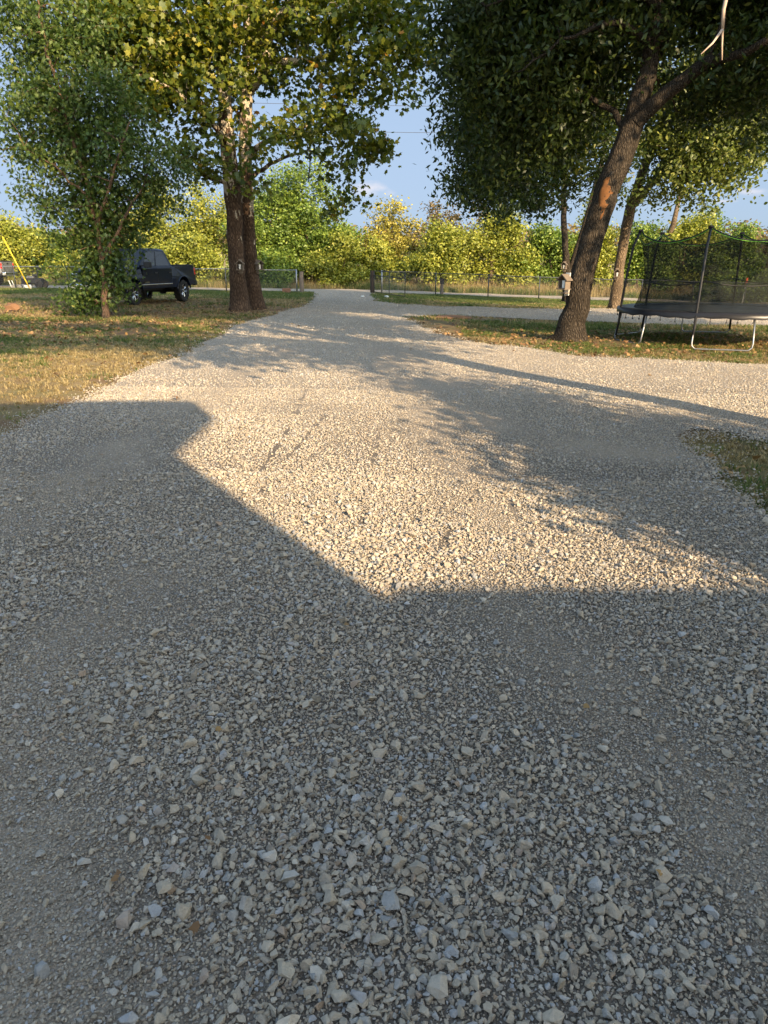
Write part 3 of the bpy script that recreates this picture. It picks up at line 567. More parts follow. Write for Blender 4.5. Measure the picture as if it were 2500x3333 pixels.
# young silver maple before the pickup
g3, m1 = base_limb(345, 1037, .1, (344, 980, 0, .085), (338, 900, 0, .08), (325, 800, .1, .075), (305, 680, .2, .07), (272, 560, .2, .075), (235, 440, .1, .06), (190, 290, 0, .05), (150, 140, 0, .035), (120, -20, 0, .02))
mp_limbs = [m1, [(W(330, 850, g3.y), .05), (W(400, 720, g3.y), .04), (W(470, 600, g3.y+.2), .02)], [(W(300, 670, g3.y), .05), (W(200, 560, g3.y-.2), .03), (W(80, 480, g3.y-.2), .015)], [(W(315, 740, g3.y), .05), (W(370, 560, g3.y-.4), .035), (W(420, 400, g3.y-.5), .02)]]
mp_blobs = [BL(300, 920, 22.3, .85, .6, .6, 1.3), BL(255, 980, 22.3, .45, .35, .4, 1.5), BL(350, 850, 21.9, .5, .9, .5, 1.2), BL(330, 730, 22, 1.3, .9), BL(230, 640, 22, 1.3, 1.0), BL(450, 640, 22.4, 1.2, .8), BL(350, 520, 22, 1.7, 1.1), BL(530, 520, 22, .8, .7), BL(180, 460, 22, 1.4, 1.0), BL(60, 500, 22, .6, .6), BL(250, 330, 22, 1.7, 1.1), BL(90, 330, 22, 1.0, .9), BL(60, 200, 22.5, .9, .9), BL(180, 150, 22.3, 1.3, 1.0), BL(400, 360, 22, 1.0, .9), BL(60, 60, 22.3, 1.1, .8), BL(70, 620, 22, .5, .4), BL(380, 930, 21.8, .3, .5, .3, 2), BL(200, 780, 22, .5, .4), BL(600, 600, 22.5, .4, .35), BL(395, 860, 21.8, .4, .4, .3, 2), BL(400, 945, 21.8, .3, .3, .3, 2.5), BL(290, 1000, 22.2, .3, .2, .3, 2), BL(215, 900, 22.3, .45, .35, .3, 1.6), BL(150, 870, 22.3, .3, .2, .3, 1.5), BL(310, 820, 22, .8, .5, .6, 1.6), BL(330, 900, 21.7, .45, .7, .3, 2.6), BL(270, 960, 21.9, .6, .4, .4, 2.4), BL(260, 60, 22.6, 1.2, .8, w=.8), BL(400, 780, 22, .6, .5, .6, 1.3), BL(300, 975, 22, .7, .35, .4, 2.6), BL(390, 900, 21.9, .35, .5, .3, 2.2), BL(300, 880, 21.9, .6, .5, .5, 1.6)]
tree('maple_tree', 'young slender maple with cut silvery green leaves hanging in front of the dark pickup', 'tree', g3, mp_limbs, mp_blobs, M['maple'], M['thin_bark'], 950, 35, .16, 'maple', .25, .35, 2, .9, flare=.4)
# big leaning tree
g4, r1 = base_limb(1852, 1106, .33, (1860, 1070, 0, .285), (1876, 1000, 0, .26), (1905, 860, 0, .25), (1940, 740, 0, .25), (1978, 620, 0, .255), (2026, 500, 0, .25), (2068, 380, .1, .225), (2105, 250, .2, .18), (2125, 120, .2, .16), (2145, -20, .3, .13), (2170, -260, .3, .08))
r1_limbs = [r1, LB((2068, 400, g4.y, .18), (2130, 335, g4.y-.1, .155), (2200, 280, g4.y-.2, .14), (2270, 225, g4.y-.3, .125), (2340, 190, g4.y-.5, .10), (2430, 165, g4.y-.8, .08), (2540, 110, g4.y-1, .06), (2700, 40, g4.y-1, .04)),
    LB((2105, 240, g4.y+.2, .13), (2150, 150, g4.y+.6, .12), (2190, 50, g4.y+.8, .1), (2230, -80, g4.y+1, .06)),
    LB((2120, 150, g4.y+.2, .09), (2040, 80, g4.y-.3, .07), (1940, 90, g4.y-.6, .05), (1820, 140, g4.y-.8, .03), (1700, 230, g4.y-1, .015)),
    LB((2050, 430, g4.y, .08), (1960, 340, g4.y+.4, .06), (1860, 300, g4.y+.5, .04), (1720, 340, g4.y+.6, .02)),
    LB((2135, 20, g4.y, .08), (1980, -60, g4.y-.5, .06), (1780, -60, g4.y-.8, .04), (1580, 20, g4.y-1, .02)),
    LB((2290, 215, g4.y-.3, .09), (2340, 90, g4.y-.4, .07), (2370, -40, g4.y-.5, .04))]
r1_blobs = [BL(1560, 40, 17, 1.0, .7), BL(1700, 40, 17, 1.3, .9), BL(1640, 190, 17, 1.1, .8), BL(1520, 190, 17.5, .6, .5), BL(1560, 330, 18, .7, .6), BL(1740, 320, 17, 1.1, .8), BL(1880, 180, 17.6, 1.3, 1.0), BL(1840, 30, 17.6, 1.2, .8), BL(1640, 470, 18, .7, .6), BL(1820, 470, 18, .9, .6), BL(2020, 60, 19.2, 1.3, .9, .7), BL(2290, 30, 18.6, 1.5, .8, .9), BL(2450, 50, 17.6, 1.2, .9), BL(2450, 270, 17.2, .9, .7), BL(2300, 330, 18, 1.0, .6), BL(2000, 250, 18.6, .8, .8, .5), BL(2480, 430, 17, .5, .5), BL(1470, 60, 17.5, .5, .5), BL(1440, 200, 18, .3, .3), BL(1450, 330, 18.5, .3, .45), BL(1500, 600, 19, .3, .35, w=1.4), BL(1600, 640, 20, .4, .3, w=1.4), BL(1490, 500, 18.5, .25, .5, w=1.4), BL(1560, 560, 19, .6, .5), BL(1700, 580, 19, .7, .5), BL(1500, 440, 19, .4, .4), BL(1820, 330, 18.5, 1.0, .9), BL(2200, 130, 16.6, .8, .5, .5, .8), BL(2360, 260, 16.4, .7, .35, .5, .9), BL(2470, 130, 16.3, .7, .5, .5, 1),
    BL(1700, -220, 17, 1.9, 1.4, 2, .6), BL(2100, -250, 17.5, 2.2, 1.5, 2.2, .6), BL(2450, -180, 17, 1.7, 1.2, 2, .6), BL(2700, 100, 17, 1.6, 1.5, 1.8, .6)]
leaning = tree('leaning_tree', 'big dark leaning tree with furrowed bark and an orange torn limb scar', 'tree', g4, r1_limbs, r1_blobs, M['ash'], M['bark'], 1400, 62, .155, 'long', .28, 3.2, 3, .8, sides=20, flare=.45)
# twin stem tree behind it
g5 = G(1852, 985)
r2a = [(g5-Vector((0, 0, .08)), .3)]+LB((1848, 920, g5.y, .24), (1842, 830, g5.y, .17), (1836, 740, g5.y, .15), (1834, 620, g5.y, .13), (1845, 480, g5.y, .11), (1850, 330, g5.y, .08), (1855, 120, g5.y, .05))
r2b = LB((1850, 930, g5.y, .22), (1872, 840, g5.y, .2), (1898, 760, g5.y, .18), (1925, 660, g5.y, .16), (1955, 540, g5.y, .13), (1985, 400, g5.y, .1), (2010, 200, g5.y, .05))
r2_blobs = [BL(1560, 430, 26, 1.3, 1.2), BL(1560, 590, 26, 1.1, 1.0), BL(1690, 560, 26, 1.4, 1.3), BL(1820, 560, 27, 1.2, 1.1, w=.7), BL(1680, 380, 26, 2, 1.6), BL(1860, 380, 27, 2.0, 1.8), BL(1640, 660, 26, .8, .5), BL(1760, 660, 27, .7, .5), BL(2000, 560, 28, 1.2, 1.0, w=.6), BL(1900, 150, 27, 3, 2.2, w=.6), BL(1560, 200, 26, 1.3, 1.2), BL(1500, 300, 26, .6, .7), BL(1850, -150, 27, 3, 2, w=.5)]
tree('twin_stem_tree', 'dark leafy tree with two slim stems standing behind the big leaning trunk', 'tree', g5, [r2a, r2b], r2_blobs, M['ash'], M['bark'], 1100, 58, .2, 'long', .32, 2.5, 4, .5)
# third tree on the right
g6, r3 = base_limb(2003, 1006, .25, (2006, 960, 0, .22), (2016, 880, 0, .2), (2030, 790, 0, .2), (2050, 690, 0, .21), (2064, 640, 0, .18), (2100, 540, .2, .17), (2140, 430, .4, .13), (2170, 300, .4, .09), (2190, 100, .4, .05))
r3_limbs = [r3, LB((2058, 670, g6.y, .16), (2110, 610, g6.y-.1, .15), (2165, 530, g6.y-.2, .14), (2225, 420, g6.y-.3, .13), (2280, 340, g6.y-.4, .11), (2370, 250, g6.y-.5, .07), (2480, 150, g6.y-.6, .04)),
    LB((2200, 470, g6.y-.2, .08), (2280, 450, g6.y-.5, .06), (2370, 460, g6.y-.8, .04), (2430, 520, g6.y-1, .02))]
r3_blobs = [BL(2230, 560, 29, 1.5, 1.1), BL(2330, 470, 28.5, 1.6, 1.3), BL(2440, 380, 28.5, 1.5, 1.5), BL(2370, 580, 28.5, 1.0, .9), BL(2440, 520, 28.5, .5, .8), BL(2150, 650, 29.5, .9, .6), BL(2220, 360, 29, 2, 1.5), BL(2500, 250, 28.5, 1.5, 1.5), BL(2360, 200, 29, 2.2, 1.6, w=.7), BL(2120, 470, 30, 1.2, 1.2, w=.7), BL(2530, 480, 28.5, .4, .7), BL(2290, 660, 29, .5, .4), BL(2250, -50, 29, 3.2, 2.2, w=.5)]
tree('forked_tree', 'forked grey tree with a sunlit trunk and pale drooping foliage behind the trampoline', 'tree', g6, r3_limbs, r3_blobs, M['cotton'], M['bark2'], 850, 40, .16, 'oval', .28, 3.0, 5, .6)

# hedgerow beyond the road
def bush(name, label, cat, px, top, w, d, lm, seed, trunk=1, n=170, per=42, ls=.2, low=0, kind='oval', vb=0, group='trees and bushes of the hedgerow beyond the road', bark='bark2', dense=1.0, bare=0):
    r = random.Random(seed); X0 = (px-1250)/2417*d; b = gp(X0, d); H = W(px, top, d).z-b.z; wm = w/2417*d/2; stems = []
    for i in range(trunk):
        a = r.uniform(-.35, .35); q = b+Vector((r.uniform(-.4, .4)*wm*.5, r.uniform(-.3, .3), 0)); stems.append([(q-Vector((0, 0, .1)), .035*H*.6+.03), (q+Vector((a*.4, 0, H*.3)), .022*H*.6+.03), (q+Vector((a*1.2, r.uniform(-.3, .3), H*.55)), .035), (q+Vector((a*2, 0, H*.74)), .012)])
    bl = []
    nb = 11 if name == 'bush' else 17
    for i in range(nb):
        t = (i+.5)/nb; zc = b.z+H*(low+(1-low)*(.1+.82*t)); ww = wm*(1-.62*max(0, t-.4)**1.4/.5)
        rr = max(.45, ww*r.uniform(.32, .6)); bl.append((Vector((b.x+r.uniform(-1, 1)*ww*.6, b.y+r.uniform(-.6, .6), zc)), (rr, rr*.8, max(.4, H*r.uniform(.09, .15))), 1))
    tree(name, label, cat, b, stems, bl, M[lm], M[bark], int(n*dense), per, ls, kind, .32, H*max(.08, low*.7), seed, .2, group=group, vbias=vb, sides=8, flare=.3, bare=bare)
BUSHES = [
    ('bush', 'yellow green bush at the far left edge behind the grey pickup bed', 'bush', 40, 690, 330, 51, 'b_lime', 3, 220),
    ('bush', 'green bush between the far left bush and the young maple', 'bush', 190, 770, 200, 54, 'b_green', 2, 120),
    ('bush', 'low bright bush seen left of the pickup behind the young maple', 'bush', 330, 740, 260, 52, 'b_lime', 3, 160),
    ('hedgerow_tree', 'thin yellow tree with open crown rising over the pickup', 'tree', 520, 575, 300, 54, 'b_lime', 3, 210),
    ('bush', 'dense yellow bush right behind the pickup bed', 'bush', 600, 790, 300, 51, 'b_lime', 3, 240),
    ('hedgerow_tree', 'sparse yellow tree just left of the sycamore trunks', 'tree', 690, 590, 240, 54, 'b_lime', 3, 190),
    ('bush', 'low dark green shrub behind the left fence end', 'bush', 880, 820, 190, 50.5, 'b_green', 2, 130),
    ('hedgerow_tree', 'bright green tree just right of the sycamore trunks', 'tree', 900, 610, 230, 52, 'b_green', 2, 240),
    ('hedgerow_tree', 'tallest bright green tree of the hedgerow, left of the gate', 'tree', 985, 520, 400, 52.5, 'b_green', 3, 560),
    ('bush', 'yellow green bush straight behind the open gateway', 'bush', 1120, 770, 210, 51, 'b_lime', 3, 220),
    ('hedgerow_tree', 'thin golden tree with bare twigs behind the gateway', 'tree', 1270, 640, 270, 54, 'b_gold', 4, 190),
    ('bush', 'low yellow bush right of the gateway', 'bush', 1230, 790, 180, 52, 'b_lime', 3, 150),
    ('hedgerow_tree', 'grey green wispy tree between the golden tree and the dark shrub', 'tree', 1430, 650, 240, 55, 'b_rust', 3, 130),
    ('bush', 'large mixed bush with dark hollow behind the short wooden post', 'bush', 1450, 740, 250, 51, 'b_lime', 4, 260),
    ('bush', 'lime green bush behind the middle of the right fence', 'bush', 1610, 710, 260, 51.5, 'b_lime', 3, 260),
    ('bush', 'green bush seen left of the big leaning trunk', 'bush', 1770, 705, 260, 52, 'b_green', 3, 250),
    ('bush', 'yellow bush seen between the leaning tree and the forked tree', 'bush', 1920, 720, 260, 52, 'b_lime', 3, 240),
    ('bush', 'green bush behind the forked tree trunk', 'bush', 2080, 730, 260, 51.5, 'b_green', 3, 230),
    ('bush', 'lime bush seen through the left part of the trampoline net', 'bush', 2230, 700, 280, 53, 'b_lime', 3, 240),
    ('bush', 'olive bush seen through the middle of the trampoline net', 'bush', 2370, 740, 240, 52, 'b_green', 3, 200),
    ('bush', 'rusty bush at the right edge seen through the trampoline net', 'bush', 2500, 750, 260, 53, 'b_rust', 3, 190),
    ('hedgerow_tree', 'slim wispy tree poking above the hedge right of the mixed bush', 'tree', 1560, 655, 110, 56, 'b_rust', 2, 70),
    ('hedgerow_tree', 'small yellow green tree rising between the two right hand trunks', 'tree', 1905, 665, 150, 55, 'b_lime', 2, 100),
    ('hedgerow_tree', 'green tree standing taller than the hedge behind the trampoline net', 'tree', 2290, 680, 190, 57, 'b_green', 2, 130),
    ('hedgerow_tree', 'olive tree with open top left of the yellow tree over the pickup', 'tree', 400, 640, 170, 56, 'b_rust', 2, 110),
    ('bush', 'low dark shrub beside the red and white marker post', 'bush', 2440, 900, 330, 46, 'b_green', 3, 150),
]
for i, (nm, lb, ct, px, top, w, d, lm, tr_, n) in enumerate(BUSHES):
    bush(nm, lb, ct, px, top-12+(random.Random(i).uniform(-34, 34) if ct == 'bush' and top < 860 else 0), w*1.12, d, lm, 200+i, tr_, n, 68, .18, low=.0, dense=1.15 if ct == 'bush' else 1.0, bare=.25 if 'bare' in lb or 'wispy' in lb else 0)
# far woods on the ridge
def woods():
    r = np.random.default_rng(5); P = []
    for i in range(520):
        x = r.uniform(-150, 150); y = r.uniform(150, 185); h = r.uniform(3, 6)*(1+.25*(x > 40)); z0 = float(terr(x, y)); m = 70
        d = r.normal(size=(m, 3)); d /= np.linalg.norm(d, axis=1)[:, None]; P.append(np.array([x, y, z0+h*.5])+d*r.random((m, 1))**.35*np.array([3, 3, h*.55]))
    P = np.concatenate(P); o = link('far_woods', leaves_mesh('far_woods', P, .9, np.clip(r.normal(.5, .25, len(P)), 0, 1), 'oval', 0, .5, 3), M['b_rust']); tag(o, 'distant line of olive and rust trees on the ridge behind the dry field', kind='stuff')
woods()

# ------------------------------------------------------------ off frame: the trees and the house that throw the shadows
def shade_tree(name, label, x, y, H, trunk_r, fork, limbs, blobs, n, per, ls, seed):
    b = gp(x, y); st = [[(b-Vector((0, 0, .1)), trunk_r*1.2), (b+Vector((0, 0, 1)), trunk_r), (b+Vector((.05, 0, fork)), trunk_r*.8), (b+Vector((-.2, .2, fork+(H-fork)*.5)), trunk_r*.5), (b+Vector((0, 0, H)), .05)]]
    for (dx, dy, dz, rr) in limbs: st.append([(b+Vector((0, 0, fork*.92)), rr), (b+Vector((dx*.4, dy*.4, fork+(dz-fork)*.5)), rr*.8), (b+Vector((dx, dy, dz)), rr*.3)])
    return tree(name, label, 'tree', b, st, [(b+Vector(p), s, w) for p, s, w in blobs], M['ash'], M['bark'], n, per, ls, 'oval', .35, fork*.8, seed, .3)
shade_tree('shade_tree', 'tall yard tree to the right of the viewer whose trunk throws the long shadow', 6.9, 3.0, 15, .29, 5.8, [(-2.5, 1, 9, .12), (2.5, -1, 9.5, .12), (-.5, -2.5, 10, .1), (-1.2, 2.2, 8.4, .09), (-4.2, -.6, 7.6, .1), (-6.4, -1.6, 8.3, .06), (-4.6, -5.2, 8.1, .08), (.4, -4.2, 6.9, .07)],
    [((-1.5, 0, 13.5), (3.5, 3, 2.4), .7), ((2, -1, 12), (3, 3, 2.6), .8), ((-3, 1, 9.6), (2.2, 1.8, 1.3), .55), ((-1, 2, 8.6), (1.6, 1.6, .9), .4), ((3, 0, 9), (2.2, 2, 1.5), .6), ((-4.3, -.6, 7.7), (1.8, 1.1, .7), .8), ((-6.8, -1.6, 8.4), (1.8, 1.2, .8), .8), ((-1.6, 1.2, 7.0), (1.3, .8, .4), .9), ((-.1, -2.9, 7.2), (1.5, 1.0, .4), 1.2), ((-1.8, -2.3, 7.0), (1.3, .9, .4), 1.1), ((1.9, 0, 7.0), (1.5, 1.2, .5), 1.3), ((.9, 2.8, 7.2), (1.6, 1.1, .5), 1.3), ((-1.5, 4.5, 8), (1.6, 1.2, .6), 1.2), ((-4.8, -5.4, 8.2), (2.2, 1.3, .5), 1.4), ((-2.6, -4.2, 7.8), (1.6, 1.1, .4), 1.3), ((-6.6, -5.4, 8.6), (2, 1.3, .5), 1.3), ((.7, -4.4, 6.8), (1.4, 1.0, .35), 1.5), ((1.8, -3.0, 6.8), (1.4, 1.0, .35), 1.5), ((-1.3, -4.4, 6.8), (1.4, 1.0, .35), 1.5)], 1500, 38, .2, 301)
shade_tree('shade_tree', 'broad yard tree off to the right that shades the leaning tree', 15.5, 6.5, 18, .3, 4.5, [(-3, 1, 8, .14), (3, 1, 8.5, .14), (0, -3, 9, .12), (-4, 2, 6.4, .08)],
    [((-2, 1, 12), (4, 3.5, 3), 1), ((2, -1, 11), (4, 3.5, 3), 1), ((0, 1, 8), (4.5, 3, 2), 1), ((-4.2, 2, 6.2), (1.8, 1.6, .8), .9), ((-3.7, .2, 6.8), (1.8, 1.4, .7), .9), ((-4.2, 0, 16), (2.8, 2.4, 1.8), .8), ((-1, -1, 16), (2.6, 2.4, 2), .8), ((-5, -1, 12.5), (2, 2, 1.6), .7)], 1150, 42, .24, 302)
_u = lambda u, h, r, rz, w: ((u*.86, u*.51, h), (r, r, rz), w)
shade_tree('shade_tree', 'low dense yard tree close behind the viewer on the right', 7.4, -1.5, 5.4, .12, 1.9, [(-1.1, -.6, 3, .05), (1.0, .6, 4, .05), (-.4, .5, 4.4, .05)],
    [_u(-1.25, 2.7, .5, .55, 3.4), _u(-1.35, 2.2, .4, .4, 3.4), _u(-1.2, 3.6, .5, .45, 2.2), _u(-.6, 3.1, .8, .8, 2), _u(-.6, 4.2, .6, .35, 1.6), _u(.1, 3.2, 1.0, 1.0, 1.6), _u(.2, 4.8, .7, .4, 1.4), _u(.75, 3.4, .8, .7, 1.3), _u(.9, 5.0, .45, .25, 1.2), _u(1.8, 2.6, .7, .5, 1.1), _u(-.1, 5.4, .4, .14, 1.8), _u(.4, 6.1, .3, .12, 2), _u(0, 2.1, 1.1, .6, 1.8)], 620, 62, .13, 303)

def house():
    root = empty('house', (0, -7, 0), label='tall tan sided house behind the viewer with a lower right wing', cat='house')
    w = MB().prism([(-12.2, -.1), (6.24, -.1), (6.24, 4.95), (6.02, 6.5), (-12.2, 6.5)], -.3, -8.7, 'Y').box((12.25, -4.6, 2.3), (11.9, 8.0, 4.7)); w.build('wall', M['siding'], root)
    # upper roof: boxed eave flaring out past the gable wall, then a shallow slope back
    rf = MB().prism([(-12.6, 6.4), (6.0, 6.45), (6.87, 7.3), (-12.6, 7.3)], 0, -.22, 'Y').prism([(0, 7.303), (-4.5, 8.2), (-9.2, 7.1), (-9.2, 6.9), (-.222, 6.9)], -12.6, 6.87, 'X'); rf.build('roof', M['shingle'], root)
    MB().prism([(0, 4.7), (0, 4.885), (-4.5, 5.9), (-8.8, 4.9), (-8.8, 4.7)], 6.205, 18.6, 'X').build('garage_roof', M['shingle'], root)
    for x in (-9, -5, 3.5): f = MB().box((x, -.27, 2.3), (1.3, .1, 1.4)).build('window', M['white'], root); MB().box((x, -.21, 2.3), (1.1, .03, 1.2)).build('pane', M['glass'], f)
    d = MB().box((-1.5, -.27, 1.06), (1.0, .08, 2.1)).build('door', M['wood'], root); MB().box((-1.15, -.2, 1.05), (.06, .06, .12)).build('handle', M['galv'], d)
house()

# ------------------------------------------------------------ trunk scar, bird feeders, dead branch, rope
def scar():
    c = [W(1968, 700, g4.y-.25), W(1972, 650, g4.y-.27), W(1976, 610, g4.y-.29), W(1982, 580, g4.y-.28)]
    V = []; Fq = []; rows = 12; cols = 7
    import numpy as _n
    for i in range(rows):
        t = i/(rows-1); py = 716-t*140; cx = 1956+t*28; half = (4+17*min(1, t*2.2+.05)**.7)*(1-.5*(t > .93))*(1-.2*(t > .8))
        for j in range(cols):
            u = j/(cols-1)*2-1; bulge = -.045*u*u+random.uniform(-.012, .012); V.append(W(cx+u*half+random.uniform(-1.5, 1.5), py, g4.y-.262-bulge)-g4)
    for i in range(rows-1):
        for j in range(cols-1): Fq.append((i*cols+j, i*cols+j+1, (i+1)*cols+j+1, (i+1)*cols+j))
    me = bpy.data.meshes.new('limb_scar'); me.from_pydata(V, [], Fq); o = link('limb_scar', me, M['cut_wood'], leaning, True)
    s = o.modifiers.new('t', 'SOLIDIFY'); s.thickness = .06; s.offset = -1; o['label'] = 'orange torn scar where a limb broke off'
scar()
def feeder(px, py, d, s, rz, label, white=False):
    p = W(px, py, d); root = empty('bird_feeder', p, rz, label=label, cat='bird feeder', group='wooden bird feeders on the tree trunks')
    wd = M['wood']; a = .16*s
    MB().box((0, .09*s, .0), (.16*s, .025*s, .62*s)).build('back_board', M['white'] if white else wd, root)
    rf = MB().prism([(-a*1.25, .12*s), (0, .28*s), (a*1.25, .12*s), (a*1.25, .095*s), (0, .25*s), (-a*1.25, .095*s)], -.17*s, .08*s); rf.build('roof', wd, root)
    [MB().box((q*a*.8, -.04*s, 0), (.02*s, .2*s, .24*s)).build('side_panel', wd, root) for q in (-1, 1)]
    MB().lathe([(0, -.1*s), (.06*s, -.1*s), (.06*s, .1*s), (0, .1*s)], (0, -.04*s, 0)).build('seed_jar', M['lens'] if not white else M['white'], root)
    MB().box((0, -.06*s, -.13*s), (.34*s, .26*s, .025*s)).build('tray', wd, root)
    MB().box((0, .0, -.24*s), (.2*s, .17*s, .02*s)).build('perch', wd, root)
feeder(782, 868, g1.y-.42, .78, 0, 'small peaked feeder on the front of the left sycamore trunk')
feeder(842, 868, g2.y-.12, .78, .9, 'dark feeder on the right side of the rear sycamore trunk')
feeder(1840, 925, g4.y-.12, .78, -1.0, 'pale boxy feeder low on the left side of the leaning trunk', True)
feeder(1836, 868, g5.y-.3, .85, -.5, 'dark feeder on the twin stem tree left of the leaning trunk')
feeder(2008, 893, g6.y-.3, .78, -.2, 'peaked feeder on the front of the forked tree trunk')
def dead_branch():
    mb = MB(); a = W(2372, -40, 14.5); b = W(2352, 95, 14.5)
    mb.tube([a, W(2356, 30, 14.5), b], [.035, .03, .026], 7).tube([b, W(2320, 140, 14.4), W(2282, 176, 14.3)], [.024, .017, .008], 6).tube([b, W(2350, 150, 14.6), W(2350, 196, 14.6)], [.02, .015, .01], 6)
    mb.tube([a, a+Vector((.2, 1.2, 1.0)), a+Vector((-.2, 2.4, 1.2))], [.035, .04, .05], 7)
    o = mb.build('dead_branch', simple('bleached_wood', (.5, .38, .29), .8), None, True); tag(o, 'pale bare forked branch hanging at the top right', 'branch')
dead_branch()
rp = MB().tube([W(1010, 500, 24.6), W(1009, 540, 24.6), W(1004, 585, 24.6)], .022, 6).build('rope', M['black']); tag(rp, 'short dark rope hanging from a sycamore limb over the hedgerow', 'rope')

